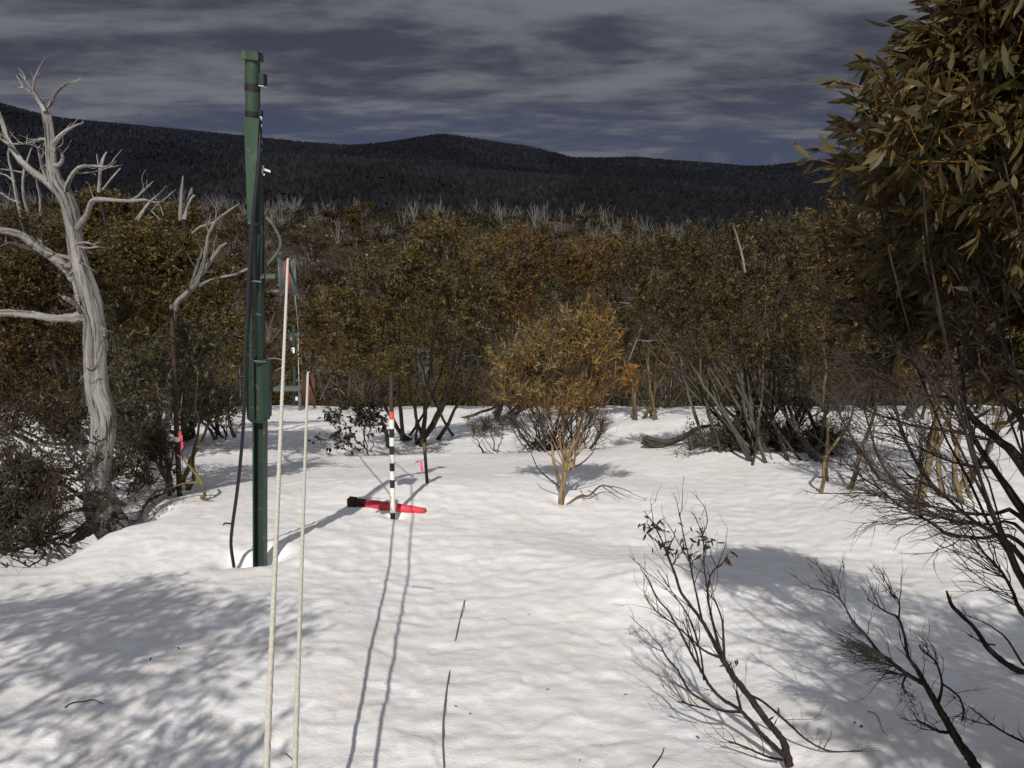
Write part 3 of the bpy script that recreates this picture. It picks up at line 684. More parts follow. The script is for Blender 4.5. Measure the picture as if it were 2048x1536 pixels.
def build_posts():
    # striped marker pole
    x, y = gp(785, 1034); k = mpp(930, y); WELLS.append((x + .03, y + .05, .13, .06))
    pw = lambda u, v, dy=0.0, Y=y: at(u, v, Y) + np.array([0, dy, 0])
    root = thing('marker_pole', 'black and white banded marker pole with a red top band and dark upper end', 'pole', (x, y, g(x, y) - .1))
    bands = [(748, 822, 'dark_end', 'bark_dark', 4.2), (822, 838, 'band', 'red_paint', 5.1), (838, 856.5, 'band', 'white_paint', 5.1), (856.5, 874, 'band', 'black_paint', 5.1), (874, 891, 'band', 'white_paint', 5.1), (891, 908, 'band', 'black_paint', 5.1),
             (908, 925, 'band', 'white_paint', 5.1), (925, 941, 'band', 'black_paint', 5.1), (941, 958.5, 'band', 'white_paint', 5.1), (958.5, 974.5, 'band', 'black_paint', 5.1), (974.5, 1024, 'band', 'white_paint', 5.1), (1024, 1056, 'band', 'black_paint', 5.1)]
    for v0, v1, nm, mt, r in bands:
        u0, u1 = 783 + (v0 - 822) * .0115, 783 + (v1 - 822) * .0115
        part(nm, mk(tubes, np.array([pw(u1, v1), pw(u0, v0)]), np.full(2, r * k), 18, cap=True), M[mt], root)
    mb = MB(); 
    for v0, v1, w in ((990, 996, 2.0), (995, 1002, 1.4), (1001, 1007, .8)): prism(mb, pw(782.5, v1, -5.1 * k), pw(782, v0, -5.1 * k), w * k, .004)
    part('rust_smear', mb, M['stain'], root, False)
    # fallen red padded post
    a = np.array(gp(698, 1013)); b = np.array(gp(851, 1026)); mid = (a + b) / 2
    def P(t, lift):
        q = a + (b - a) * t; return np.array([q[0], q[1], lerp(gs(*a), gs(*b), t) + lift])
    kk = mpp(1012, mid[1]); root = thing('padded_post', 'fallen red padded post lying half sunk in the snow behind the striped pole', 'post', (mid[0], mid[1], g(*mid)))
    n = 30; t = np.linspace(.24, 1, n); c = np.array([P(q, .050 - .035 * q) for q in t]); rr = kk * np.interp(t, [.24, .26, .5, .9, 1], [9.2, 9.8, 9.4, 7.2, 6]) * (1 + .03 * np.sin(t * 40))
    part('padding', mk(tubes, c, rr, 16, cap=True), M['red_foam'], root)
    mb = MB(); prism(mb, P(0, .055), P(.25, .050), 12 * kk, .07); prism(mb, P(0, .055), P(.10, .052), 16 * kk, .085); part('wooden_end', mb, M['maroon'], root, False)
    # black stake with pink flagging
    x, y = gp(854, 967); k = mpp(930, y); pw2 = lambda u, v, dy=0.0: at(u, v, y) + np.array([0, dy, 0])
    root = thing('stake', 'short black leaning stake with pale taped top and pink flagging', 'stake', (x, y, g(x, y) - .1))
    part('rod', mk(tubes, np.array([pw2(855, 975), pw2(849, 892)]), np.full(2, 3.3 * k), 10, cap=True), M['black_paint'], root)
    part('tape', mk(tubes, np.array([pw2(849.7, 901), pw2(848.5, 887)]), np.array([4.2, 4.6]) * k, 10, cap=True), M['bark_yellow'], root)
    mb = MB(); prism(mb, pw2(842.5, 919, -.04), pw2(843.5, 930, -.045), 4.5 * k, .004, 3 * k, .004); prism(mb, pw2(843.5, 929, -.046), pw2(845, 937, -.042), 3 * k, .004, 6 * k, .004); prism(mb, pw2(845, 937, -.042), pw2(845, 942, -.042), 6 * k, .004, 1 * k, .004)
    rb = part('flagging', mb, M['pink'], root, False)
    mb = MB(); tubes(mb, spline([pw2(850, 917), pw2(842, 920, -.04), pw2(835, 921, -.05), pw2(830, 925, -.05)], 8), np.full(8, .6 * k), 4); prism(mb, pw2(834, 922, -.05), pw2(838, 918, -.05), 3 * k, .003)
    part('wire_loop', mb, M['wire'], rb, False, org=tuple(root.location))
    # tall rusty stake on the hollow's edge
    x, y = gp(359, 992); k = mpp(800, y); pw3 = lambda u, v, dy=0.0: at(u, v, y) + np.array([0, dy, 0])
    root = thing('stake', 'tall thin rusty stake with pink and orange flagging beside a leafy gum', 'stake', (x, y, g(x, y) - .15))
    part('rod', mk(tubes, np.array([pw3(360, 1010), pw3(354, 870), pw3(349, 740), pw3(343, 613)]), np.array([5.6, 5.3, 4.6, 4.0]) * k, 10, cap=True), M['rust'], root)
    part('cap', mk(tubes, np.array([pw3(343, 616), pw3(343, 610)]), np.full(2, 4.3 * k), 10, cap=True), M['grey_metal'], root)
    mb = MB(); prism(mb, pw3(366, 868, -.05), pw3(367, 880, -.05), 5 * k, .004, 3 * k, .004); prism(mb, pw3(367, 879, -.05), pw3(368, 892, -.05), 3 * k, .004, 5 * k, .004); prism(mb, pw3(368, 892, -.05), pw3(367, 899, -.05), 4 * k, .004, 1 * k, .004)
    part('flagging', mb, M['pink'], root, False)
    mb = MB(); prism(mb, pw3(362, 860, -.04), pw3(362, 870, -.04), 7 * k, .01); part('flagging', mb, M['orange_tape'], root, False)
    mb = MB(); tubes(mb, np.array([pw3(354, 872), pw3(354, 882)]), np.full(2, 6.2 * k), 10); part('tape', mb, M['white_plastic'], root)
    mb = MB(); tubes(mb, spline([pw3(367, 896, -.05), pw3(369, 910, -.05), pw3(368, 925, -.05), pw3(372, 940, -.05)], 8), np.full(8, .6 * k), 4); part('cord', mb, M['black'], root)
build_posts()

# ---------------------------------------------------------------- dead timber drawn limb by limb
def limb(P, r, n=None, sides=9, wob=.0, rng=None, ridge=0):
    P = np.column_stack([P, r]); n = n or max(6, len(P) * 5); S = spline(P, n); q = S[:, :3]; rr = np.maximum(S[:, 3], .0008)
    if rng is not None and wob: q = q + rng.normal(0, 1, q.shape) * rr[:, None] * wob; rr = rr * rng.uniform(1 - wob, 1 + wob, n)
    rough = None
    if ridge and rng is not None:               # fluted, cracked old wood: ridges that run along the limb
        th = np.arange(sides) * 2 * np.pi / sides; s = np.cumsum(np.r_[0, np.linalg.norm(np.diff(q, axis=0), axis=1)]); k = rng.uniform(0, 50)
        a, b = np.meshgrid(th, s); w = np.cos(a); z = np.sin(a)
        rough = 1 + ridge * (vnoise(w * 2.2 + k, z * 2.2 + b * 1.3, 5) + .8 * vnoise(w * 4.7 + k, z * 4.7 + b * 2.1, 6) + .5 * vnoise(w * 2 + b * 6, z * 2 + k, 7)); rough = rough[None]
    mb = MB(); tubes(mb, q, rr, sides, cap=True, rough=rough); return mb
def px_limb(pts, Y0, Y1=None, **k):
    """pts (u, v, width px); forward distance runs from Y0 to Y1 along it"""
    Y1 = Y0 if Y1 is None else Y1; t = np.linspace(0, 1, len(pts))
    Ys = lerp(Y0, Y1, t); P = np.array([at(p[0], p[1], y) for p, y in zip(pts, Ys)]); r = np.array([p[2] * .5 * mpp(p[1], y) for p, y in zip(pts, Ys)])
    return limb(P, r, **k)
def tangent_at(P, i):
    i0, i1 = np.maximum(i - 1, 0), np.minimum(i + 1, len(P) - 1); return unit(P[i1] - P[i0])
def sprout(rng, mb, lines, n, length, rad, ang=.6, bias=(0, 0, .25), color=(.05, .04, .034), t0=.25, pts=6, sides=4, spread_c=.3, curve=.12):
    """n side shoots on each polyline of lines; returns the shoots' own polylines"""
    out = []
    for P in lines:
        i = rng.integers(int(len(P) * t0), len(P), n); d = tangent_at(P, i)
        dd = unit(d + rng.normal(0, ang, (n, 3)) + np.asarray(bias)); ln = length * rng.uniform(.35, 1.15, (n, 1))
        e = P[i] + dd * ln; c = P[i] + dd * ln * .5 + rng.normal(0, curve, (n, 3)) * ln
        B = bez(P[i], c, e, pts); B[:, 1:-1] += rng.normal(0, .012, (n, pts - 2, 3)) * ln[:, None]
        tubes(mb, B, rad * rng.uniform(.7, 1.3, (n, 1)) * np.linspace(1, .3, pts)[None], sides, np.tile(np.array(color), (n, 1)) * rng.uniform(1 - spread_c, 1 + spread_c, (n, 1)))
        out += list(B)
    return out

M['dead_wood_dark'] = mat_bark('dark_old_wood', (.05, .042, .036), (.11, .094, .08), (.20, .175, .15), 7, (1, 1, .2), .9, .03)  # darker, browner wood for the roots and the tangle in the dip
def old_dead_tree():
    rng = np.random.default_rng(77); Y = 7.6; b = at(222, 1082, Y); gz = g(b[0], Y)
    WELLS.append((b[0], Y, .55, .25))
    root = thing('dead_tree', 'big bleached bare dead gum standing in the snow hollow', 'dead tree', (b[0], Y, gz - .2))
    low = at(225, 1120, Y); low[2] = min(low[2], gz - .25)
    T = [(226, 1118, 46), (222, 1078, 44), (214, 1045, 60), (204, 1010, 66), (197, 975, 46), (198, 930, 42), (206, 870, 41), (206, 830, 41), (194, 780, 41), (191, 730, 40), (190, 690, 40), (189, 650, 40), (181, 610, 42), (170, 570, 40), (158, 530, 33), (150, 490, 29), (146, 455, 28), (140, 420, 30), (128, 388, 30), (112, 362, 27), (103, 320, 20), (101, 280, 19), (95, 240, 18), (91, 215, 16)]
    part('trunk', px_limb(T, Y, Y, n=170, sides=30, wob=.012, rng=rng, ridge=.10), M['dead_wood'], root)
    L = [([(91, 222, 13), (74, 195, 10), (64, 178, 7), (51, 160, 5), (38, 146, 2.5)], -.1, .2), ([(66, 184, 6), (69, 160, 5), (76, 142, 3.5), (80, 131, 1.5)], .05, -.1), ([(62, 184, 5), (50, 178, 3.5), (36, 174, 1.5)], .1, .2),
         ([(93, 218, 12), (104, 198, 8), (118, 180, 6.5), (135, 167, 5), (160, 160, 2.5)], .0, -.2), ([(86, 206, 6), (80, 196, 5), (73, 187, 3)], 0, .1), ([(98, 212, 6), (105, 206, 4), (106, 200, 2)], 0, -.1),
         ([(105, 290, 12), (116, 275, 10), (132, 261, 8), (150, 251, 5), (167, 245, 3)], 0, -.25), ([(97, 284, 9), (87, 278, 6.5), (72, 282, 5), (50, 287, 4), (24, 288, 3)], 0, .2), ([(86, 278, 4), (80, 276, 3), (74, 279, 1.5)], 0, 0),
         ([(112, 378, 24), (92, 362, 20), (68, 346, 17), (44, 325, 16), (26, 300, 15), (14, 275, 13), (4, 245, 12), (-14, 200, 9), (-30, 150, 6)], 0, .5), ([(20, 290, 8), (8, 282, 7), (-10, 270, 5)], .3, .3),
         ([(99, 362, 13), (88, 340, 11), (82, 322, 8), (78, 305, 6), (75, 292, 3)], 0, .15), ([(82, 318, 5), (87, 305, 4), (85, 298, 2)], .1, .1), ([(96, 345, 7), (92, 330, 5)], .1, .1),
         ([(106, 330, 10), (118, 330, 9), (125, 318, 8), (123, 303, 6), (113, 299, 5), (118, 293, 3)], -.05, -.1),
         ([(131, 392, 16), (137, 366, 13), (150, 343, 11), (166, 333, 9), (190, 332, 7), (211, 334, 6), (224, 325, 2.5)], 0, -.35), ([(150, 346, 6), (175, 345, 4), (200, 341, 3), (226, 332, 1.5)], -.1, -.3),
         ([(150, 462, 18), (163, 445, 16), (174, 428, 13), (183, 404, 12), (196, 399, 11), (225, 400, 9), (258, 402, 8), (290, 400, 6), (313, 405, 5), (328, 400, 3)], 0, -.5), ([(258, 402, 6), (275, 393, 5), (288, 380, 5), (306, 363, 2)], -.3, -.4), ([(285, 382, 4), (286, 374, 3), (288, 368, 1.5)], -.35, -.35),
         ([(152, 560, 26), (136, 538, 28), (112, 518, 24), (82, 497, 23), (56, 478, 21), (30, 466, 18), (0, 460, 16), (-40, 452, 12), (-80, 430, 8)], 0, -.5), ([(146, 518, 12), (128, 512, 9), (108, 507, 8), (90, 498, 8), (84, 490, 5), (83, 478, 2)], -.05, -.15), ([(70, 500, 9), (50, 494, 9), (28, 487, 6), (10, 483, 3)], -.3, -.4),
         ([(149, 488, 8), (160, 486, 6), (172, 485, 5), (183, 488, 3)], 0, -.2), ([(152, 492, 7), (163, 494, 5), (176, 496, 5), (196, 494, 3)], 0, -.25), ([(150, 500, 8), (158, 510, 7), (158, 525, 4)], -.02, -.06),
         ([(178, 640, 30), (160, 634, 26), (138, 635, 21), (110, 636, 19), (70, 630, 18), (30, 627, 16), (0, 626, 15), (-50, 628, 12), (-110, 610, 8)], 0, -.3), ([(168, 622, 16), (155, 611, 14), (142, 602, 12), (128, 594, 9)], -.05, -.2),
         ([(205, 690, 6), (192, 735, 5), (180, 741, 4), (174, 735, 3)], -.16, -.18), ([(150, 545, 18), (153, 575, 14), (156, 600, 10), (158, 610, 5)], -.06, -.06), ([(200, 655, 16), (208, 665, 16), (206, 680, 8)], -.05, -.02)]
    lines = []
    for pts, a, b_ in L:
        pts = [(u, v, w * .8) for u, v, w in pts]; part('limb', px_limb(pts, Y + a * .4, Y + a + b_, n=len(pts) * 8, sides=16, wob=.07, rng=rng, ridge=.13), M['dead_wood'], root)
        lines.append(spline(np.array([at(u, v, lerp(Y + a * .4, Y + a + b_, j / len(pts))) for j, (u, v, w) in enumerate(pts)]), 20))
    mb = MB(); sprout(rng, mb, lines, 3, .16, .0045, .7, (0, 0, .2), (.27, .25, .225), .35, 5, 5); part('twigs', mb, M['twig'], root, True, True, 'stuff')
    # roots and flared foot
    for pts in ([(206, 1035, 44), (186, 1050, 36), (165, 1068, 22), (140, 1085, 10)], [(225, 1035, 46), (243, 1052, 36), (258, 1068, 20), (268, 1085, 8)], [(205, 1000, 40), (190, 1005, 24), (170, 990, 10)]):
        part('root', px_limb(pts, Y - .05, Y - .25, n=22, sides=14, wob=.05, rng=rng, ridge=.09), M['dead_wood_dark'], root)
old_dead_tree()

def small_dead(name, label, Y, limbs, bark='dead_wood', group=None, seed=1, foot=True, twigs=0):
    rng = np.random.default_rng(seed); u, v, _ = limbs[0][0]; b = at(u, v, Y); gz = g(b[0], Y)
    root = thing(name, label, 'dead tree', (b[0], Y, min(gz, b[2]) - .1), group)
    if foot and b[2] > gz:                      # carry the stem down to the ground behind what hides it
        w = limbs[0][0][2] * .5 * mpp(v, Y); part('trunk', limb(np.array([[b[0] - .3, Y + 1.3, g(b[0] - .3, Y + 1.3) - .1], (b + [b[0] - .2, Y + 1.2, gz]) / 2, b]), np.array([w, w * .9, w * .9])), M['bark_dark'], root)
    lines = []
    for i, pts in enumerate(limbs):
        part('trunk' if i == 0 else 'limb', px_limb(pts, Y, Y + rng.uniform(-.3, .3), wob=.06, rng=rng, sides=8), M[bark], root)
        lines.append(np.array([at(p[0], p[1], Y) for p in pts]))
    if twigs:
        mb = MB(); sprout(rng, mb, [spline(l, 12) for l in lines], twigs, .35, .004, color=(.3, .27, .24)); part('twigs', mb, M['twig'], root, True, True, 'stuff')
    return root
small_dead('dead_tree', 'pale forked dead gum leaning up behind the rusty stake', 9.9,
           [[(342, 990, 12), (334, 930, 12), (334, 850, 11), (338, 760, 10), (345, 680, 10), (352, 612, 11), (375, 585, 12), (394, 562, 12), (408, 525, 9), (417, 472, 7), (430, 442, 4)], [(394, 562, 9), (412, 535, 9), (427, 513, 8), (440, 495, 6), (452, 486, 4)], [(385, 466, 4), (400, 454, 5), (425, 446, 5), (443, 432, 4), (460, 420, 3.5), (476, 409, 2)],
            [(398, 572, 6), (420, 559, 5), (445, 553, 5), (470, 548, 5), (497, 537, 4)], [(380, 578, 6), (390, 545, 6), (400, 515, 6), (405, 500, 4)], [(420, 470, 4), (414, 455, 3), (413, 446, 2)]], seed=3, twigs=2)
small_dead('dead_tree', 'two pale dead stems poking above the olive gum crown', 14.5,
           [[(368, 440, 9), (375, 410, 8), (384, 376, 5)], [(360, 440, 8), (363, 389, 7), (366, 352, 3)], [(372, 420, 5), (382, 398, 5), (390, 390, 3)]], seed=4)
small_dead('dead_tree', 'short broken dead stem behind the big dead gum', 13.5,
           [[(198, 385, 8), (201, 340, 7), (206, 318, 6), (213, 304, 3)], [(205, 380, 4), (225, 355, 4), (241, 336, 2)], [(201, 350, 4), (196, 325, 3), (193, 308, 1.5)]], seed=5)
small_dead('dead_tree', 'crossed pale dead sticks rising out of the gum scrub', 13.0,
           [[(272, 440, 6), (300, 405, 6), (318, 390, 5), (334, 372, 3)], [(278, 440, 5), (295, 415, 5), (312, 398, 4)], [(290, 438, 4), (298, 420, 4), (320, 440, 2)], [(305, 420, 4), (318, 410, 3), (327, 432, 1.5)]], seed=6)
small_dead('dead_tree', 'cluster of thin grey dead stems beside the big dead gum', 12.6,
           [[(45, 440, 8), (34, 395, 7), (25, 350, 6), (17, 315, 4), (19, 280, 2)], [(58, 430, 7), (47, 385, 6), (48, 345, 5), (63, 296, 2)], [(82, 430, 6), (80, 390, 6), (74, 366, 4), (72, 345, 2)], [(30, 365, 4), (15, 352, 3), (-2, 346, 2)], [(40, 405, 4), (20, 398, 3), (2, 385, 2)], [(50, 346, 3), (30, 342, 3), (0, 338, 2)]], seed=7, twigs=3)

# ---------------------------------------------------------------- gum trees round the clearing
def gl(u, v): x, y = gp(u, v); return np.array([x, y, g(x, y)])
OLIVE = (.086, .064, .017); BROWN = (.074, .048, .0145); DULL = (.060, .047, .016); GREEN = (.040, .040, .019)
GR = 'snow gums round the clearing'
gum_tree('snow_gum', 'broad olive snow gum with many leaning stems behind the striped marker pole', gl(830, 884) + [0, .3, 0], group=GR, seed=201,
         lobes=px_lobes([(905, 521, 15.6, 75, 55, 1.1), (790, 586, 15.2, 92, 84, 1.7), (672, 666, 14.8, 63, 84, 1.1), (850, 646, 15.4, 106, 79, 1.6), (935, 616, 15.8, 66, 88, 1), (745, 741, 14.5, 84, 48, .8), (880, 476, 16, 53, 26, .4)]),
         n_stem=11, n_cluster=370, n_twig=5, n_leaf=11, leaf_c=OLIVE, alt_p=.12, leaf_alt=(.10, .088, .048), dead=630, stem_r=.06, spread=.42, bark='bark_grey', leaf_l=0.083, leaf_w=0.032)
gum_tree('snow_gum', 'rust-tinged olive snow gum rising behind the orange-twigged sapling', gl(1010, 845) + [0, 2.5, -.6], group=GR, seed=202,
         lobes=px_lobes([(1030, 532, 18, 94, 65, 1.4), (1115, 567, 18.5, 94, 76, 1.4), (1000, 632, 17.6, 76, 76, 1), (1195, 542, 19, 81, 68, 1.2), (1130, 662, 18, 99, 63, 1), (1260, 582, 19.5, 63, 72, .8)]),
         n_stem=9, n_cluster=336, n_twig=5, n_leaf=9, leaf_c=(.092, .058, .016), alt_p=.18, leaf_alt=(.13, .07, .018), twig_c=(.17, .085, .03), dead=630, stem_r=.055, spread=.6, leaf_l=0.093, leaf_w=0.037)
gum_tree('snow_gum', 'thicket-like snow gum with a dense fan of thin stems behind the orange-twigged sapling', gl(1105, 893) + [0, .25, 0], group=GR, seed=203,
         lobes=px_lobes([(1060, 720, 13.8, 70, 70, 1), (1130, 690, 14.1, 80, 80, 1), (1200, 740, 13.8, 50, 70, .8), (1010, 790, 13.5, 50, 50, .5), (1120, 800, 13.6, 90, 40, .6)]),
         n_stem=60, n_cluster=170, n_twig=4, n_leaf=4, leaf_c=BROWN, dead=2200, stem_r=.016, spread=.40, bark='bark_grey', dead_c=(.075, .055, .04))
gum_tree('snow_gum', 'spreading dark snow gum with a thick tangle of grey stems and low branches', gl(1560, 912) + [0, .35, 0], group=GR, seed=204,
         lobes=px_lobes([(1330, 535, 13.2, 86, 63, 1.1), (1440, 520, 13.2, 94, 68, 1.4), (1560, 510, 13, 94, 72, 1.4), (1400, 620, 12.9, 104, 72, 1.4), (1530, 640, 12.6, 117, 90, 1.8), (1650, 590, 12.7, 81, 108, 1.2), (1310, 640, 13.3, 68, 68, .7), (1450, 730, 12.6, 117, 54, .8), (1640, 750, 12.4, 81, 72, .8)]),
         n_stem=44, n_cluster=493, n_twig=5, n_leaf=9, leaf_c=DULL, alt_p=.12, dead=1820, stem_r=.031, spread=.50, leaf_l=0.077, leaf_w=0.029)
gum_tree('snow_gum', 'slender yellow-stemmed snow gum on the crest beside the tangled one', gl(1285, 836), group=GR, seed=205,
         lobes=px_lobes([(1285, 640, 21.5, 75, 90, 1), (1350, 690, 21, 60, 60, .6), (1240, 700, 21.5, 40, 60, .4)]),
         n_stem=8, n_cluster=146, n_twig=5, n_leaf=8, leaf_c=DULL, dead=420, stem_r=.045, spread=.5, bark='bark_yellow', leaf_l=0.093, leaf_w=0.037)
gum_tree('snow_gum', 'yellow-trunked snow gum whose stems rise from the snow behind bare dark branches', gl(1840, 1000), group=GR, seed=206,
         lobes=px_lobes([(1800, 560, 9.2, 110, 90, 1.2), (1900, 620, 9, 120, 110, 1.4), (1720, 640, 9.4, 80, 110, 1.2), (1690, 500, 9.6, 60, 70, .8), (1850, 760, 8.9, 150, 50, .9), (2010, 520, 9.2, 120, 150, 1.3), (1950, 440, 9.4, 120, 80, 1), (2120, 650, 9, 120, 150, 1), (1800, 730, 9, 90, 60, .5)]),
         n_stem=10, n_cluster=538, n_twig=5, n_leaf=9, leaf_c=BROWN, alt_p=.1, dead=1820, stem_r=.032, spread=.5, bark='bark_yellow', leaf_l=0.077, leaf_w=0.027)
gum_tree('snow_gum', 'olive snow gum crowding behind the rusty stake', gl(310, 890) + [0, 1.0, 0], group=GR, seed=207,
         lobes=px_lobes([(330, 518, 12.6, 92, 53, 1.2), (255, 558, 12.3, 88, 79, 1.3), (385, 590, 12.4, 62, 80, 1.2), (330, 668, 12, 110, 79, 1.5), (430, 718, 12, 44, 88, .8), (270, 768, 11.8, 79, 53, .7)]),
         n_stem=11, n_cluster=381, n_twig=5, n_leaf=11, leaf_c=OLIVE, alt_p=.1, dead=630, stem_r=.05, spread=.45, leaf_l=0.077, leaf_w=0.029)
gum_tree('snow_gum', 'dark olive snow gum behind the big dead gum', gl(70, 900) + [0, 1.2, 0], group=GR, seed=208,
         lobes=px_lobes([(60, 500, 11.6, 90, 58, 1.1), (130, 580, 11.2, 99, 86, 1.3), (20, 640, 11, 90, 99, 1.3), (100, 720, 10.8, 99, 81, 1.2), (-100, 580, 11.3, 99, 108, 1), (30, 820, 10.4, 108, 54, .8)]),
         n_stem=11, n_cluster=381, n_twig=5, n_leaf=11, leaf_c=BROWN, alt_p=.1, leaf_alt=(.085, .078, .042), dead=770, stem_r=.05, spread=.5, leaf_l=0.077, leaf_w=0.029)
gum_tree('snow_gum', 'round topped olive snow gum showing over the dead branches', gl(200, 850) + [0, 2.2, -.5], group=GR, seed=209,
         lobes=px_lobes([(200, 439, 14.5, 51, 38, .8), (250, 484, 14.3, 76, 51, 1), (150, 514, 14.2, 68, 60, 1), (350, 464, 15, 76, 34, .8)]),
         n_stem=7, n_cluster=190, n_twig=5, n_leaf=11, leaf_c=OLIVE, dead=210, stem_r=.05, spread=.4, leaf_l=0.088, leaf_w=0.034)
gum_tree('young_gum', 'small bushy young gum with sunlit grey-green leaves beside the rusty stake', gl(338, 985), group=None, seed=210,
         lobes=px_lobes([(385, 720, 9.30, 58, 52, 1.1), (330, 770, 9.30, 60, 60, .8), (270, 800, 9.20, 45, 60, .8), (275, 880, 9.00, 40, 42, .8), (420, 815, 9.70, 50, 35, .5)]),
         n_stem=6, n_cluster=120, n_twig=5, n_leaf=7, leaf_c=(.062, .058, .030), alt_p=.25, leaf_alt=(.11, .10, .06), dead=400, stem_r=.028, spread=.16, bark='bark_yellow', leaf_l=.085, leaf_w=.024)
gum_tree('young_gum', 'low dark-leaved gum bush on the snow beyond the pylon', gl(455, 872), seed=211,
         lobes=px_lobes([(440, 820, 14.8, 45, 28, 1), (400, 835, 14.5, 40, 22, .7)]),
         n_stem=5, n_cluster=50, n_twig=4, n_leaf=7, leaf_c=GREEN, dead=150, stem_r=.022, spread=.2, bark='bark_dark', leaf_l=.09, leaf_w=.03)
gum_tree('gum_shrub', 'dark oval-leaved shrub sprawling at the foot of the stems by the striped pole', gl(730, 893), cat='shrub', seed=212,
         lobes=px_lobes([(700, 838, 14.2, 42, 28, 1), (670, 884, 14.0, 34, 9, .6), (735, 850, 14.3, 30, 28, .5)]),
         n_stem=6, n_cluster=52, n_twig=4, n_leaf=5, leaf_c=(.028, .026, .020), alt_p=0, dead=250, stem_r=.02, spread=.15, bark='bark_dark', leaf_l=.085, leaf_w=.045, twig_len=.22)
gum_tree('gum_shrub', 'bare twiggy shrub on the snow between two clumps of stems', gl(985, 888), cat='shrub', seed=213,
         lobes=px_lobes([(1000, 850, 13.9, 40, 30, 1), (960, 862, 13.8, 40, 18, .7)]),
         n_stem=7, n_cluster=40, n_twig=3, n_leaf=1, leaf_c=(.06, .04, .025), dead=350, stem_r=.014, spread=.2, bark='bark_dark', twig_len=.22)
gum_tree('gum_shrub', 'brown twiggy gum scrub crowding the hollow behind the big dead gum', gl(110, 930) + [0, .4, 0], cat='shrub', seed=214,
         lobes=px_lobes([(40, 870, 9.4, 100, 45, 1), (140, 850, 9.6, 80, 40, 1), (-60, 880, 9.2, 100, 60, 1), (240, 860, 9.8, 60, 40, .7), (10, 790, 10, 90, 40, .7)]),
         n_stem=14, n_cluster=170, n_twig=4, n_leaf=6, leaf_c=(.042, .032, .014), dead=1300, stem_r=.02, spread=.5, bark='bark_dark', leaf_l=.08, leaf_w=.022, twig_len=.3)
gum_tree('gum_shrub', 'dense dark scrub filling the hollow under the dead gum', gl(60, 1090) + [-.3, .5, 0], cat='shrub', seed=217,
         lobes=px_lobes([(40, 1040, 6.8, 70, 40, 1), (70, 1010, 6.9, 60, 34, .8), (-60, 1000, 6.9, 90, 60, 1), (20, 1082, 6.5, 40, 16, .5), (40, 950, 7.3, 90, 30, .9)]),
         n_stem=22, n_cluster=190, n_twig=4, n_leaf=4, leaf_c=(.034, .030, .015), dead=1800, stem_r=.016, spread=.45, bark='bark_dark', leaf_l=.07, leaf_w=.019, twig_len=.26, dead_c=(.065, .048, .036))
gum_tree('gum_shrub', 'dark-leaved gum scrub low down beside the young gum at the rusty stake', gl(255, 960) + [0, .1, 0], cat='shrub', seed=215,
         lobes=px_lobes([(265, 900, 8.6, 50, 45, 1), (240, 950, 8.4, 40, 30, .6), (310, 930, 8.7, 40, 30, .6)]),
         n_stem=9, n_cluster=70, n_twig=4, n_leaf=6, leaf_c=GREEN, dead=600, stem_r=.014, spread=.2, bark='bark_dark', leaf_l=.075, leaf_w=.022, twig_len=.25)
gum_tree('gum_shrub', 'dense dark brush banked round the foot of the tangled grey-stemmed gum', gl(1570, 915) + [0, .15, 0], cat='shrub', seed=216,
         lobes=px_lobes([(1500, 868, 12.3, 70, 32, 1), (1580, 880, 12.1, 70, 26, 1), (1650, 885, 12.1, 50, 28, 1), (1430, 880, 12.3, 50, 16, .5), (1540, 830, 12.5, 110, 36, 1)]),
         n_stem=30, n_cluster=170, n_twig=4, n_leaf=3, leaf_c=(.034, .029, .015), dead=1500, stem_r=.014, spread=.5, bark='bark_dark', leaf_l=.07, leaf_w=.018, twig_len=.3, dead_c=(.045, .036, .026))
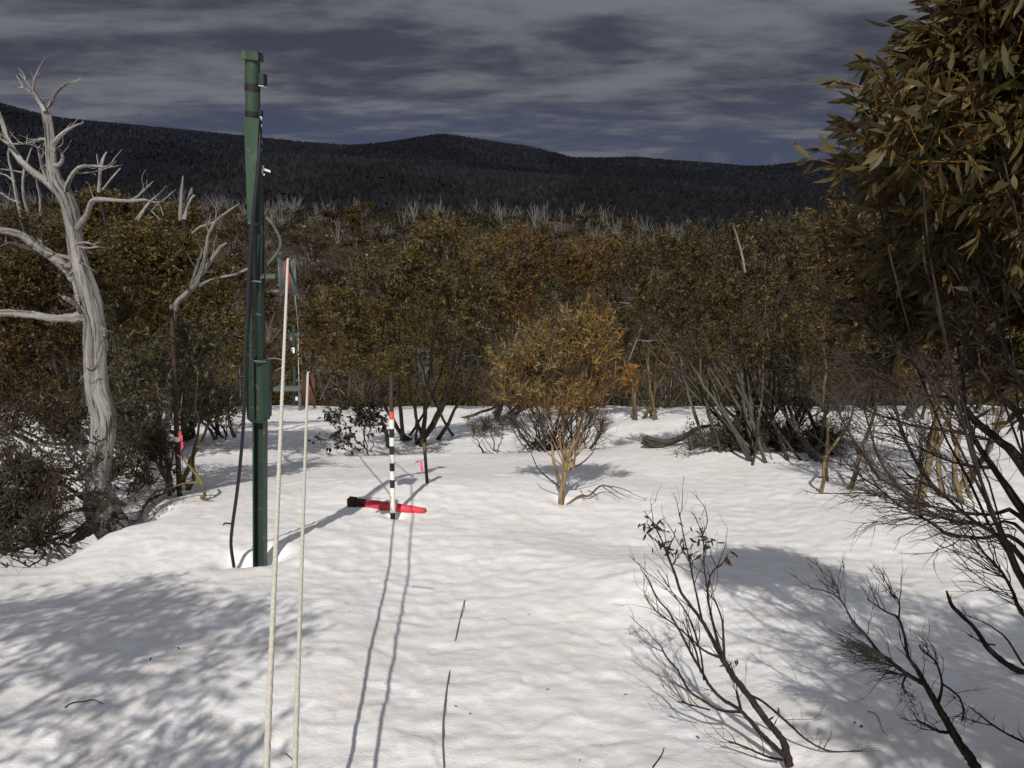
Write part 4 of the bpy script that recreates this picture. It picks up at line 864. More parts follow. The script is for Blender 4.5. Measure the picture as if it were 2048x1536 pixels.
# orange-twigged sapling in the open
M['bark_tan'] = mat_bark('tan_sapling_bark', (.13, .088, .05), (.26, .175, .095), (.34, .25, .15), 12)
def sapling():
    b = gl(1123, 1001); WELLS.append((b[0], b[1], .14, .05)); Y = b[1]
    t = make_gum(seed=220, base=at(1131, 938, Y), lobes=px_lobes([(1050, 745, Y + .05, 42, 40, 1.0), (1085, 725, Y - .1, 40, 45, 1.0), (1140, 730, Y, 45, 45, 1.1), (1190, 715, Y, 38, 50, 1.1), (1222, 775, Y + .1, 32, 42, .7), (1030, 800, Y, 32, 34, .6), (1110, 810, Y, 70, 34, .9), (1175, 815, Y + .1, 50, 34, .7), (1165, 668, Y, 30, 22, .4)]),
                 n_stem=13, n_cluster=120, n_twig=5, n_leaf=9, leaf_l=.075, leaf_w=.018, stem_r=.010, spread=.03, leaf_c=(.150, .122, .044), leaf_alt=(.20, .18, .095), alt_p=.30, twig_c=(.38, .17, .022),
                 twig_len=.30, dead=1500, stems_px=True, wob=.05, shell=.2, up=1.5, droop=.1, dead_c=(.10, .065, .04), twig_r=.0028)
    root = thing('gum_sapling', 'small gum sapling with orange twigs and narrow leaves alone on the snow', 'tree', tuple(b))
    for s in t['stems']: part('stem', s, M['bark_tan'], root)
    part('trunk', px_limb([(1122, 1012, 13), (1123, 985, 11), (1128, 955, 10.5), (1132, 930, 9), (1140, 905, 7), (1150, 880, 5)], Y, Y, n=30), M['bark_tan'], root)
    for p in ([(1121, 968, 8), (1113, 945, 7), (1106, 915, 6), (1104, 890, 4), (1092, 880, 3)], [(1129, 950, 6), (1128, 920, 6), (1122, 895, 5), (1118, 870, 4)], [(1121, 975, 4), (1095, 955, 3), (1075, 935, 2.5), (1062, 905, 1.5)], [(1138, 940, 4), (1165, 925, 3), (1185, 905, 2), (1195, 880, 1)]):
        part('limb', px_limb(p, Y, Y + .1, n=24, sides=7), M['bark_tan' if p[0][2] > 4 else 'bark_dark'], root)
    part('branches', t['branches'], M['twig'], root, True, True, 'stuff')
    lp, ld, ll, lw, lc = t['leaf']; k = (.75 * sstep(.1, 1.5, lp[:, 0] - .25 * (lp[:, 2] - lp[:, 2].mean())))[:, None]; lc = lc * (1 - k) + lc * k * [1.5, .85, .42]      # the younger side is more orange
    leaves(t['crown'], lp, ld, ll, lw, t['rng'], lc)
    part('crown', t['crown'], M['leaf'], root, False, True, 'stuff')
    # shed branch lying beside it
    rng = np.random.default_rng(8); a = [gp(u, v) for u, v in ((1135, 1003), (1160, 998), (1178, 1000), (1200, 992), (1225, 990))]
    P = np.array([[x, y, gs(x, y) + dz] for (x, y), dz in zip(a, (.0, .03, .05, .12, .10))]); mb = limb(P, np.array([.016, .014, .012, .010, .007]), n=24, wob=.05, rng=rng)
    root = thing('fallen_branch', 'tan fallen branch lying on the snow at the foot of the sapling', 'branch', tuple(P[2]))
    part('limb', mb, M['bark_yellow'], root)
    tw = MB()
    for uv in (((1222, 990), (1250, 993), (1270, 1000), (1292, 1005)), ((1215, 991), (1240, 1000), (1262, 1006)), ((1205, 992), (1225, 1000), (1240, 1007)), ((1175, 999), (1188, 1000), (1196, 1008)), ((1160, 999), (1168, 1004))):
        q = [gp(*k) for k in uv]; P = np.array([[x, y, gs(x, y) + .10 * (1 - i / len(q)) + .012] for i, (x, y) in enumerate(q)]); S = spline(P, 14); tubes(tw, S, np.linspace(.006, .002, 14), 5, color=(.07, .05, .04)); sprout(rng, tw, [S], 4, .10, .002, bias=(.2, 0, 0), color=(.06, .045, .038))
    part('twigs', tw, M['twig'], root, True, True, 'stuff')
sapling()

# ---------------------------------------------------------------- bare shrubs in front
DARK = (.040, .031, .027)
def leaf_meshes(tag_, colors, rng, fold=True):
    out = []
    for i, c in enumerate(colors):
        mb = MB(); leaves(mb, np.zeros((1, 3)), np.array([[0, 0, 1.0]]), 1.0, .28, np.random.default_rng(100 + i), np.array([c]), True)
        out.append(mb.mesh(tag_, M['leaf'], (0, 0, 0), True, True))
    return out
from mathutils import Matrix, Vector
def place_leaf(me, root, p, d, length, roll, width=1.0):
    d = Vector(d).normalized(); q = d.to_track_quat('Z', 'Y'); m = Matrix.Translation(Vector(p) - root.location) @ q.to_matrix().to_4x4() @ Matrix.Rotation(roll, 4, 'Z') @ Matrix.Diagonal((length * width, length * width, length, 1))
    o = bpy.data.objects.new('leaf', me); col.objects.link(o); o.parent = root; o.matrix_local = m; return o
def front_shrub(name, label, stems, Y0, Y1, seed, tw, leaf_spots=(), broom=None, cat='shrub', color=DARK, foot=None, twig_bias=(-.25, 0, .55), well=None):
    rng = np.random.default_rng(seed); u, v, w = stems[0][0]; b = at(u, v, Y0)
    if well: WELLS.append((b[0], Y0) + well)
    vb, vt = stems[0][0][1], min(p[1] for s in stems for p in s)
    root = thing(name, label, cat, (b[0], Y0, min(b[2], g(b[0], Y0)) - .03)); lines = []
    for i, pts in enumerate(stems):
        Ys = [lerp(Y0, Y1, np.clip((vb - p[1]) / (vb - vt), 0, 1)) + (.05 * math.sin(i * 2.1) * j / len(pts)) for j, p in enumerate(pts)]
        P = np.array([at(p[0], p[1], y) for p, y in zip(pts, Ys)]); r = np.array([p[2] * .5 * mpp(p[1], y) for p, y in zip(pts, Ys)])
        for j in range(len(P)):
            if i or j: P[j, 2] = max(P[j, 2], g(P[j, 0], P[j, 1]) + .01)
        part('stem' if pts[0][2] > 9 else 'branch', limb(P, r, n=len(pts) * 6, sides=8, wob=.07, rng=rng), M['bark_shrub'], root); lines.append(spline(P, 30))
    mb = MB(); n1, l1, n2, l2 = tw
    a = sprout(rng, mb, lines, n1, l1, .0020, .45, twig_bias, color, .3, 8, 4, .3, .16)
    sprout(rng, mb, a, n2, l2, .0012, .5, twig_bias, color, .3, 5, 3)
    if broom:
        for (u, v, n, ln, bias) in broom:
            Y = lerp(Y0, Y1, (vb - v) / (vb - vt)); q = at(u, v, Y); L0 = np.array([q, q + np.array(bias) * .08]); S = spline(L0, 8)
            k = sprout(rng, mb, [S], n, ln, .0018, .45, bias, color, .0, 7, 4, .3, .15); sprout(rng, mb, k, 5, ln * .45, .001, .5, bias, color, .25, 5, 3)
    part('twigs', mb, M['twig'], root, True, True, 'stuff')
    if leaf_spots:
        LM = leaf_meshes('brown_leaf', [(.045, .024, .015), (.034, .020, .014), (.065, .036, .020), (.028, .018, .014)], rng)
        for (u, v, n, sp) in leaf_spots:
            Y = lerp(Y0, Y1, (vb - v) / (vb - vt))
            for _ in range(n):
                uu, vv = u + rng.normal(0, sp), v + rng.normal(0, sp * .8); p = at(uu, vv, Y + rng.normal(0, .05)); p[2] = max(p[2], g(p[0], p[1]) + .02)
                d = rng.normal(0, .6, 3) + [-.3, 0, -.45]; place_leaf(LM[rng.integers(4)], root, p, d, rng.uniform(.030, .050), rng.uniform(0, 6.28), rng.uniform(.7, 1.05))
                q = p + np.array([rng.normal(0, .008), rng.normal(0, .008), -.03]); tubes(MB(), np.array([p, q]), np.full(2, .001), 3)
    return root
M['bark_shrub'] = mat_bark('dark_shrub_bark', (.018, .0135, .012), (.035, .026, .022), (.068, .053, .044), 30, (1, 1, .3), .5, .004)
YS = gp(1572, 1524)[1]
front_shrub('bare_shrub', 'leaning bare shrub with a few brown leaves at its tips, rooted in snow', [
    [(1579, 1530, 18), (1572, 1500, 16), (1562, 1475, 14), (1531, 1439, 13), (1502, 1397, 13), (1469, 1356, 12), (1448, 1323, 11), (1424, 1277, 8), (1403, 1240, 7), (1378, 1207, 6), (1361, 1182, 5.5), (1349, 1145, 5), (1337, 1116, 4), (1324, 1082, 3), (1308, 1050, 2.5), (1288, 1022, 1.5)],
    [(1446, 1320, 9), (1432, 1270, 6), (1421, 1225, 5), (1415, 1182, 4), (1424, 1145, 3), (1444, 1128, 2.5), (1457, 1105, 1.5)],
    [(1404, 1242, 5), (1395, 1198, 4), (1386, 1157, 3.5), (1378, 1116, 3), (1366, 1066, 2.5), (1359, 1025, 1.5)], [(1418, 1195, 3.5), (1409, 1140, 3), (1407, 1087, 2.5), (1402, 1056, 1.5)], [(1448, 1322, 7), (1447, 1280, 5), (1444, 1240, 4), (1430, 1200, 3)],
    [(1569, 1512, 11), (1540, 1485, 10), (1515, 1459, 9), (1482, 1422, 8), (1445, 1398, 7), (1420, 1372, 6), (1402, 1340, 5.5), (1382, 1306, 5), (1361, 1265, 4.5), (1337, 1223, 4), (1316, 1198, 3), (1291, 1149, 2)],
    [(1482, 1424, 6), (1440, 1420, 5), (1405, 1400, 5), (1378, 1381, 5), (1357, 1343, 4), (1333, 1314, 3.5), (1320, 1290, 2)], [(1402, 1345, 4), (1385, 1285, 4), (1350, 1250, 3), (1315, 1225, 2.5), (1287, 1190, 1.5)], [(1408, 1360, 4), (1400, 1300, 3.5), (1378, 1235, 3), (1345, 1185, 2), (1315, 1140, 1.5)],
    [(1448, 1318, 6), (1415, 1305, 5), (1395, 1290, 4), (1378, 1270, 3), (1365, 1240, 2)], [(1505, 1392, 5), (1524, 1402, 5), (1544, 1418, 5), (1577, 1447, 5), (1614, 1480, 4), (1655, 1501, 3.5), (1705, 1517, 2)],
    [(1566, 1520, 6), (1540, 1515, 5), (1515, 1505, 4.5), (1485, 1492, 4), (1457, 1482, 3)], [(1482, 1420, 6), (1476, 1395, 6), (1473, 1382, 4)], [(1420, 1420, 3), (1390, 1412, 3), (1352, 1402, 2)]],
    YS, YS + .22, 301, (6, .20, 2, .08), [(1306, 1055, 26, 13), (1345, 1080, 24, 16), (1385, 1095, 24, 18), (1412, 1074, 18, 13), (1455, 1108, 11, 9), (1330, 1095, 14, 14), (1470, 1322, 4, 7), (1560, 1440, 3, 8)], well=(.2, .06))
YS2 = gp(1950, 1534)[1]
front_shrub('bare_shrub', 'grey bare shrub with a broom of fine twigs lying over the shadowed snow', [
    [(1955, 1545, 22), (1940, 1515, 20), (1920, 1488, 17), (1896, 1447, 15), (1871, 1405, 13), (1850, 1368, 11), (1835, 1340, 9), (1817, 1314, 7), (1809, 1273, 6), (1796, 1236, 5), (1771, 1223, 4), (1734, 1198, 2)],
    [(1848, 1368, 10), (1820, 1352, 9), (1796, 1335, 9), (1775, 1318, 8), (1759, 1306, 7), (1734, 1273, 5), (1705, 1240, 4), (1680, 1198, 3), (1650, 1182, 2.5), (1618, 1176, 1.5)], [(1797, 1238, 4), (1799, 1205, 3), (1785, 1190, 2), (1771, 1177, 1.5)], [(1682, 1202, 2.5), (1672, 1170, 2), (1668, 1165, 1)],
    [(1875, 1410, 7), (1884, 1370, 5), (1872, 1325, 4), (1845, 1302, 3), (1838, 1290, 2)], [(1885, 1368, 5), (1905, 1382, 4), (1920, 1397, 4), (1927, 1425, 3.5), (1922, 1445, 2)], [(1905, 1465, 7), (1879, 1463, 6), (1858, 1452, 5), (1838, 1443, 4), (1833, 1440, 3)], [(1815, 1345, 5), (1805, 1370, 4), (1812, 1388, 2)]],
    YS2, YS2 + .15, 302, (9, .14, 4, .06), (), [(1795, 1334, 22, .17, (-.8, 0, .22)), (1775, 1318, 22, .18, (-.8, 0, .2)), (1758, 1304, 18, .15, (-.8, 0, .3)), (1815, 1350, 14, .13, (-.7, 0, .1)), (1735, 1275, 8, .10, (-.5, 0, .4))], color=(.05, .045, .04), well=(.2, .06))
YS3 = gp(2060, 1352)[1]
front_shrub('bare_branch', 'thick knobbly dark branch sticking up from the snow beside the broom-like shrub', [
    [(2130, 1400, 16), (2080, 1365, 15), (2048, 1347, 14), (2007, 1323, 12), (1978, 1298, 11), (1962, 1275, 9), (1945, 1252, 8), (1920, 1228, 8), (1904, 1211, 8), (1893, 1182, 4)], [(2080, 1360, 5), (2048, 1330, 5), (2016, 1281, 4), (1990, 1258, 3), (1966, 1244, 2.5), (1930, 1230, 1.5)], [(1990, 1290, 4), (1965, 1285, 3), (1935, 1268, 2)]],
    YS3, YS3 + .1, 303, (4, .06, 2, .03), cat='branch')
front_shrub('bare_branch', 'thin bare twig branch arching low over the dappled snow', [
    [(2110, 1510, 6), (2048, 1484, 5), (2015, 1468, 4), (1987, 1451, 4), (1960, 1430, 3), (1941, 1414, 2)], [(1987, 1451, 3), (1960, 1446, 2), (1930, 1436, 1.5)]], gp(2110, 1515)[1], gp(2110, 1515)[1] + .05, 304, (4, .07, 2, .03), cat='branch')

# ---------------------------------------------------------------- big gum close by: traced dark limbs below, leafy crown above
def near_gum():
    rng = np.random.default_rng(400); bx, by = 2.55, 2.25; b = np.array([bx, by, g(bx, by)])
    lob = px_lobes([(1835, 280, 2.20, 85, 65, .9), (1950, 150, 2.25, 85, 95, 1.3), (2050, 250, 2.30, 140, 150, 1.8), (2140, 60, 2.3, 160, 130, 1.4), (1890, 360, 2.45, 115, 85, 1.2), (2060, 450, 2.5, 150, 130, 1.4), (2260, 250, 2.4, 180, 230, 1.6), (1840, 430, 2.6, 80, 55, .6), (2010, 70, 2.35, 70, 80, .9), (1775, 330, 2.3, 40, 40, .35), (2300, 500, 2.5, 160, 150, .9), (2050, 120, 2.2, 100, 120, 1.2), (1960, 400, 2.4, 110, 110, 1), (1900, 540, 2.85, 130, 80, 1.0), (2060, 640, 2.8, 120, 110, 1.2), (1790, 540, 2.9, 80, 70, .8), (1930, 660, 3.0, 120, 70, .9), (1820, 640, 3.1, 90, 60, .6), (2060, 770, 2.9, 90, 60, .6), (2200, 800, 2.6, 150, 160, .8)]) + [(np.array(c), np.array(r), w) for c, r, w in (((2.2, 1.3, 1.45), (.65, .6, .5), 1.6), ((2.9, .8, 1.6), (.7, .7, .5), 1.6), ((2.4, .2, 1.2), (.6, .5, .4), .9))]
    t = make_gum(seed=401, base=b, lobes=lob, n_stem=18, n_cluster=800, n_twig=4, n_leaf=7, leaf_l=.072, leaf_w=.016, stem_r=.010, spread=.16, leaf_c=(.074, .056, .020), leaf_alt=(.10, .082, .036), alt_p=.15, twig_c=(.30, .14, .02),
                 twig_len=.17, dead=1700, shell=.25, wob=.04, up=.35, droop=.5, dead_c=(.045, .034, .028), twig_r=.0019, hi=True)
    root = thing('snow_gum', 'leafy snow gum close by with grey-green leaves, orange twigs and bare dark lower branches', 'tree', tuple(b))
    for s in t['stems']: part('trunk', s, M['bark_shrub'], root)
    J = (2330, 1330, 30)                            # where the traced limbs leave the base, beyond the frame
    TR = [([(2048, 1120, 12), (2010, 1080, 10), (1951, 1045, 8), (1905, 1006, 7), (1866, 975, 5), (1819, 951, 3.5), (1790, 925, 2)], 2.5), ([(2048, 1092, 9), (1963, 1077, 7), (1893, 1067, 7), (1862, 1045, 6), (1795, 1008, 5), (1756, 975, 4), (1709, 944, 3), (1682, 909, 2)], 2.35),
          ([(2060, 1240, 9), (2034, 1200, 7), (2006, 1147, 6), (1963, 1100, 5), (1944, 1061, 3)], 2.2), ([(2048, 1041, 10), (1990, 1030, 7), (1932, 1026, 6), (1858, 1012, 4), (1776, 996, 2.5), (1730, 985, 1.5)], 2.6), ([(2048, 1022, 18), (2014, 975, 15), (1987, 936, 12), (1950, 880, 10), (1930, 820, 8), (1925, 740, 6), (1905, 660, 4)], 2.7),
          ([(2048, 936, 20), (2006, 889, 17), (1951, 842, 14), (1905, 795, 12), (1866, 756, 10), (1819, 720, 8), (1770, 690, 6), (1720, 640, 4), (1690, 590, 2.5)], 2.55), ([(1880, 990, 8), (1850, 951, 8), (1819, 897, 7), (1795, 834, 6), (1784, 776, 5), (1780, 700, 4), (1770, 640, 2.5)], 2.8), ([(2048, 850, 14), (2000, 800, 12), (1960, 740, 10), (1930, 680, 8), (1900, 600, 6), (1880, 520, 4)], 2.6),
          ([(2048, 780, 12), (2010, 700, 10), (1990, 620, 8), (1960, 540, 6), (1950, 460, 4)], 2.45), ([(2000, 885, 7), (1940, 870, 6), (1880, 860, 5), (1820, 850, 4), (1760, 830, 2.5), (1720, 820, 1.5)], 2.5), ([(1960, 1045, 5), (1915, 1045, 4), (1870, 1030, 3), (1830, 1015, 2)], 2.45), ([(2048, 1065, 7), (1995, 1050, 5), (1940, 1048, 4), (1890, 1035, 3), (1845, 1030, 2)], 2.3), ([(1905, 795, 6), (1850, 790, 5), (1790, 770, 4), (1740, 740, 3), (1700, 720, 1.5)], 2.6), ([(1987, 936, 7), (1930, 930, 5), (1880, 915, 4), (1830, 890, 3), (1790, 870, 1.5)], 2.65)]
    lines = []
    for pts, Y in TR:
        P = np.array([at(p[0], p[1], Y + .12 * i / len(pts)) for i, p in enumerate(pts)]); r = np.array([p[2] * .5 * mpp(p[1], Y) for p in pts])
        if pts[0][0] > 2040:                        # carry it back to the foot of the tree
            d = b + [rng.normal(0, .1), rng.normal(0, .1), .1]; m = (P[0] * .55 + d * .45) + [.05, 0, -.1]; P = np.vstack([d, m, P]); r = np.concatenate([[max(r[0] * 1.8, .018), r[0] * 1.25], r])
        part('limb', limb(P, r, n=len(P) * 6, sides=9, wob=.06, rng=rng), M['bark_shrub'], root); lines.append(spline(P[-len(pts):], 40))
    mb = t['branches']; a = sprout(rng, mb, lines, 22, .26, .0021, .50, (-.45, 0, .10), DARK, .05, 9, 4, .3, .14); sprout(rng, mb, a, 4, .10, .0011, .5, (-.3, 0, .1), DARK, .25, 5, 3)
    part('branches', mb, M['twig'], root, True, True, 'stuff')
    lp, ld, ll, lw, lc = t['leaf']
    ld = unit(ld + np.array([-.35, 0, -.15]))
    # the leaves that show largest are pieces of their own, the rest one mass
    d = lp - np.array([0, 0, CAM_H]); dep = d[:, 1] * math.cos(TH) - d[:, 2] * math.sin(TH); uu = 1024 + FPX * d[:, 0] / dep; vv = 768 - FPX * (d[:, 1] * math.sin(TH) + d[:, 2] * math.cos(TH)) / dep
    ok = (uu > 1560) & (uu < 2030) & (vv > 15) & (vv < 760); score = np.where(ok, ll / dep, -1); pick = np.argsort(-score)[:300]; rest = np.setdiff1d(np.arange(len(lp)), pick)
    LM = leaf_meshes('gum_leaf', list(leaf_colors(rng, 14, (.066, .056, .024), .35, (.095, .082, .038), .2)), rng)
    for i in pick: place_leaf(LM[rng.integers(len(LM))], root, lp[i], ld[i], float(ll[i]), rng.uniform(0, 6.28), float(lw[i] / ll[i] / .28))
    seen = rest[(uu[rest] < 2075) & (dep[rest] > .3)]; unseen = np.setdiff1d(rest, seen)
    leaves(t['crown'], lp[seen], ld[seen], ll[seen], lw[seen], rng, lc[seen], True); leaves(t['crown'], lp[unseen], ld[unseen], ll[unseen], lw[unseen], rng, lc[unseen])
    part('crown', t['crown'], M['leaf'], root, True, True, 'stuff')
near_gum()
# gum standing just behind the viewpoint; the photograph shows only its dappled shadow
def L3(*a): return [(np.array(c, float), np.array(r, float), w) for c, r, w in a]
gum_tree('snow_gum', 'snow gum behind the viewpoint whose dappled shadow falls across the snow', (-3.6, -1.6, g(-3.6, -1.6)), seed=420,
         lobes=L3(((-3.3, .7, 2.0), (.8, .7, .6), 1.5), ((-2.3, .5, 2.1), (.6, .6, .45), 1.2), ((-4.3, .4, 1.9), (.9, .8, .6), 1.2), ((-1.85, -.3, 1.7), (.45, .6, .35), .9), ((-3.2, 1.3, 1.75), (.7, .45, .4), 1.0), ((-2.7, -.6, 1.4), (.8, .6, .5), 1.2), ((-1.6, -.9, 1.8), (.4, .5, .3), .6), ((-3.9, -.8, 1.6), (.8, .7, .6), 1)), n_stem=9, n_cluster=400, n_twig=4, n_leaf=7, leaf_l=.085, leaf_w=.024, stem_r=.04, spread=.3, dead=300, leaf_c=(.06, .06, .036))
gum_tree('snow_gum', 'second snow gum behind the viewpoint, shading the snow under the bare shrubs', (2.9, -1.3, g(2.9, -1.3)), seed=421,
         lobes=L3(((2.0, .2, 2.15), (.65, .6, .4), 1.4), ((1.45, -.4, 2.2), (.5, .5, .3), .8), ((2.7, -.4, 2.1), (.7, .7, .5), 1.4), ((2.3, .7, 1.7), (.6, .5, .4), 1.0), ((3.2, .6, 1.9), (.7, .7, .5), 1.0), ((1.6, .35, 1.75), (.45, .45, .3), 1.0), ((2.2, -.9, 2.0), (.7, .5, .4), 1.1), ((1.3, -1.0, 2.0), (.45, .4, .3), .7), ((2.0, -.5, 1.5), (.5, .5, .35), .8)), n_stem=9, n_cluster=360, n_twig=4, n_leaf=7, leaf_l=.085, leaf_w=.024, stem_r=.035, spread=.3, dead=300, leaf_c=(.06, .06, .036))

# ---------------------------------------------------------------- low tangles, logs and litter
def tangle(name, label, lines_px, seed, tw, color, cat='branch', w=6, bark='bark_grey', leafy=0, leaf_c=(.04, .04, .022)):
    """branches lying low over the ground; lines of (u, v, Y)"""
    rng = np.random.default_rng(seed); lines = []; root = None
    for pts in lines_px:
        P = np.array([at(*p) for p in pts])
        for j in range(len(P)): P[j, 2] = max(P[j, 2], g(P[j, 0], P[j, 1]) + .03)
        if root is None: root = thing(name, label, cat, tuple(P[0] - [0, 0, .05]))
        r0 = w * .5 * mpp(pts[0][1], pts[0][2]); part('limb', limb(P, np.linspace(r0, r0 * .3, len(P)), n=len(P) * 6, wob=.07, rng=rng), M[bark], root); lines.append(spline(P, 24))
    mb = MB(); n1, l1, n2, l2 = tw; a = sprout(rng, mb, lines, n1, l1, .0045, .6, (0, 0, .12), color, .1, 7, 4); sprout(rng, mb, a, n2, l2, .0024, .6, (0, 0, .1), color, .2, 4, 3)
    if leafy:
        A = np.array(a); i = rng.integers(0, len(A), leafy); j = rng.integers(3, 7, leafy); leaves(mb, A[i, j], rng.normal(0, 1, (leafy, 3)) + [0, 0, .2], rng.uniform(.05, .09, leafy), rng.uniform(.018, .03, leafy), rng, leaf_colors(rng, leafy, leaf_c, .4))
    part('twigs', mb, M['twig'], root, True, True, 'stuff'); return root
tangle('branch_pile', 'tangle of grey dead branches sprawled in the hollow at the foot of the dead gum', [[(250, 1010, 7.6), (190, 985, 7.3), (120, 1000, 7.0), (40, 1040, 6.8)], [(230, 1030, 7.7), (150, 1020, 7.2), (80, 1065, 6.9), (10, 1100, 6.6)], [(170, 1000, 7.6), (110, 960, 7.5), (40, 950, 7.4), (-40, 970, 7.2)], [(200, 1040, 7.3), (120, 1075, 6.9), (60, 1090, 6.7)], [(120, 960, 7.7), (60, 920, 7.8), (0, 900, 7.8)]],
       501, (26, .55, 5, .22), (.085, .066, .05), 'branches', 9, leafy=160)
tangle('branch_pile', 'reddish dead twigs drooping over the lip of the snow bank beside the dead gum', [[(330, 985, 8.2), (300, 1000, 8.0), (280, 1030, 7.8), (262, 1060, 7.6)], [(345, 975, 8.3), (310, 985, 8.1), (285, 1015, 7.9)]], 502, (26, .28, 4, .12), (.095, .062, .05), 'branches', 5, 'bark_dark')
tangle('bent_branch', 'bent tan branch arching out of the snow by the rusty stake', [[(407, 1001, 8.4), (409, 985, 8.4), (403, 968, 8.4), (385, 965, 8.4), (360, 969, 8.4), (335, 980, 8.3)], [(405, 970, 8.4), (390, 945, 8.4), (372, 925, 8.45), (355, 910, 8.5)], [(404, 998, 8.4), (412, 997, 8.3), (418, 998, 8.25)]], 503, (3, .18, 2, .08), (.10, .075, .045), 'branch', 8, 'bark_yellow')
tangle('leafy_branch', 'dark leafy low branches poking out of the hollow below the dead gum', [[(10, 1110, 6.3), (30, 1060, 6.3), (60, 1030, 6.4)], [(-30, 1090, 6.3), (0, 1050, 6.4), (20, 1000, 6.6)], [(0, 960, 7), (50, 940, 7), (100, 925, 7.1)], [(150, 960, 7.2), (185, 930, 7.2), (200, 890, 7.3)]], 504, (16, .32, 4, .14), (.06, .048, .04), 'branches', 7, 'bark_dark', 420, (.035, .034, .018))
tangle('thicket', 'thicket of bare dark twigs standing in the snow round the rusty stake', [[(345, 985, 8.7), (335, 930, 8.7), (320, 870, 8.8), (305, 830, 8.9)], [(340, 990, 8.6), (335, 940, 8.6), (330, 890, 8.6)], [(300, 970, 8.9), (290, 920, 9), (270, 870, 9)], [(430, 880, 13), (420, 860, 13), (400, 840, 13)], [(470, 875, 14), (460, 850, 14), (455, 820, 14)]], 505, (16, .42, 4, .2), (.055, .042, .036), 'shrub', 9, 'bark_dark')
tangle('thicket', 'low heap of dark twigs at the base of the tangled grey-stemmed gum', [[(1480, 905, 12.1), (1440, 890, 12.1), (1400, 895, 11.9), (1370, 885, 11.9)], [(1520, 910, 12.0), (1560, 900, 12), (1620, 905, 11.9), (1670, 915, 11.8)], [(1540, 915, 12.0), (1590, 880, 12.1), (1640, 850, 12.3)], [(1500, 900, 12.2), (1460, 860, 12.3), (1430, 830, 12.4)], [(1600, 915, 11.9), (1650, 880, 11.9), (1690, 860, 12)], [(1450, 905, 12.0), (1500, 885, 12.1), (1560, 880, 12.1), (1620, 885, 12.1)], [(1530, 918, 11.8), (1580, 912, 11.8), (1640, 918, 11.7), (1680, 925, 11.7)]], 506, (50, .45, 6, .2), (.05, .042, .03), 'shrub', 7, 'bark_grey', 700, (.035, .032, .016))
tangle('thicket', 'fine bare twigs reaching over the snow in front of the yellow-trunked gum', [[(1760, 960, 8.6), (1720, 900, 8.7), (1690, 850, 8.8), (1670, 800, 8.9)], [(1800, 980, 8.5), (1760, 920, 8.5), (1740, 860, 8.5), (1720, 790, 8.6)], [(1930, 1000, 8.4), (1960, 930, 8.5), (1990, 860, 8.6), (2010, 790, 8.7)], [(1850, 990, 8.6), (1840, 920, 8.6), (1850, 850, 8.7)]], 507, (52, .5, 6, .22), (.065, .05, .04), 'shrub', 7, 'bark_dark')
tangle('thicket', 'dense brown brush at the foot of the thin stems behind the sapling', [[(1060, 893, 13.4), (1040, 865, 13.4), (1020, 835, 13.5)], [(1090, 896, 13.3), (1085, 860, 13.3), (1075, 820, 13.4)], [(1120, 897, 13.3), (1130, 860, 13.3), (1140, 820, 13.4)], [(1150, 896, 13.3), (1165, 865, 13.4), (1185, 830, 13.5)], [(1180, 898, 13.2), (1200, 870, 13.3), (1205, 840, 13.3)]], 511, (60, .4, 6, .2), (.06, .045, .033), 'shrub', 6, 'bark_dark')
tangle('fallen_log', 'grey fallen log with a rotten end resting on the snow beside the tangled gum', [[(1290, 878, 13.0), (1330, 886, 12.9), (1370, 872, 12.9), (1400, 855, 13.0), (1440, 850, 13.2)], [(1285, 880, 12.9), (1305, 890, 12.85), (1330, 893, 12.8)]], 508, (7, .25, 3, .1), (.09, .075, .06), 'log', 17, 'bark_grey')
tangle('dead_tree', 'pale dead branches spreading sideways in front of the dark gums', [[(1245, 760, 20), (1262, 710, 20), (1280, 660, 20), (1290, 610, 20)], [(1275, 680, 20), (1300, 682, 19.8), (1320, 678, 19.6)], [(1350, 610, 19), (1310, 600, 19.3), (1270, 585, 19.6), (1235, 570, 20)], [(1340, 600, 19), (1300, 580, 19.3), (1255, 565, 19.6)], [(1330, 625, 19), (1290, 610, 19), (1240, 605, 19)]], 509, (7, .9, 3, .4), (.20, .175, .155), 'dead tree', 3, 'dead_wood')
tangle('dead_tree', 'tangle of pale dead limbs in the dip beyond the lower pulley', [[(640, 800, 24), (655, 770, 24), (668, 745, 24), (690, 740, 24)], [(650, 800, 24), (640, 765, 24), (634, 745, 24)], [(690, 790, 24), (672, 770, 24), (660, 760, 24)]], 510, (10, 1.0, 3, .5), (.09, .08, .07), 'dead tree', 2.5, 'dead_wood_dark')
single('dead_sapling', px_limb([(1490, 545, 5), (1484, 510, 5), (1476, 480, 4.5), (1468, 455, 3), (1466, 447, 2)], 12.4, 12.3), M['dead_wood'], 'slim white dead stem bending through the dark gum crown', 'dead tree', tuple(at(1490, 545, 12.4)))

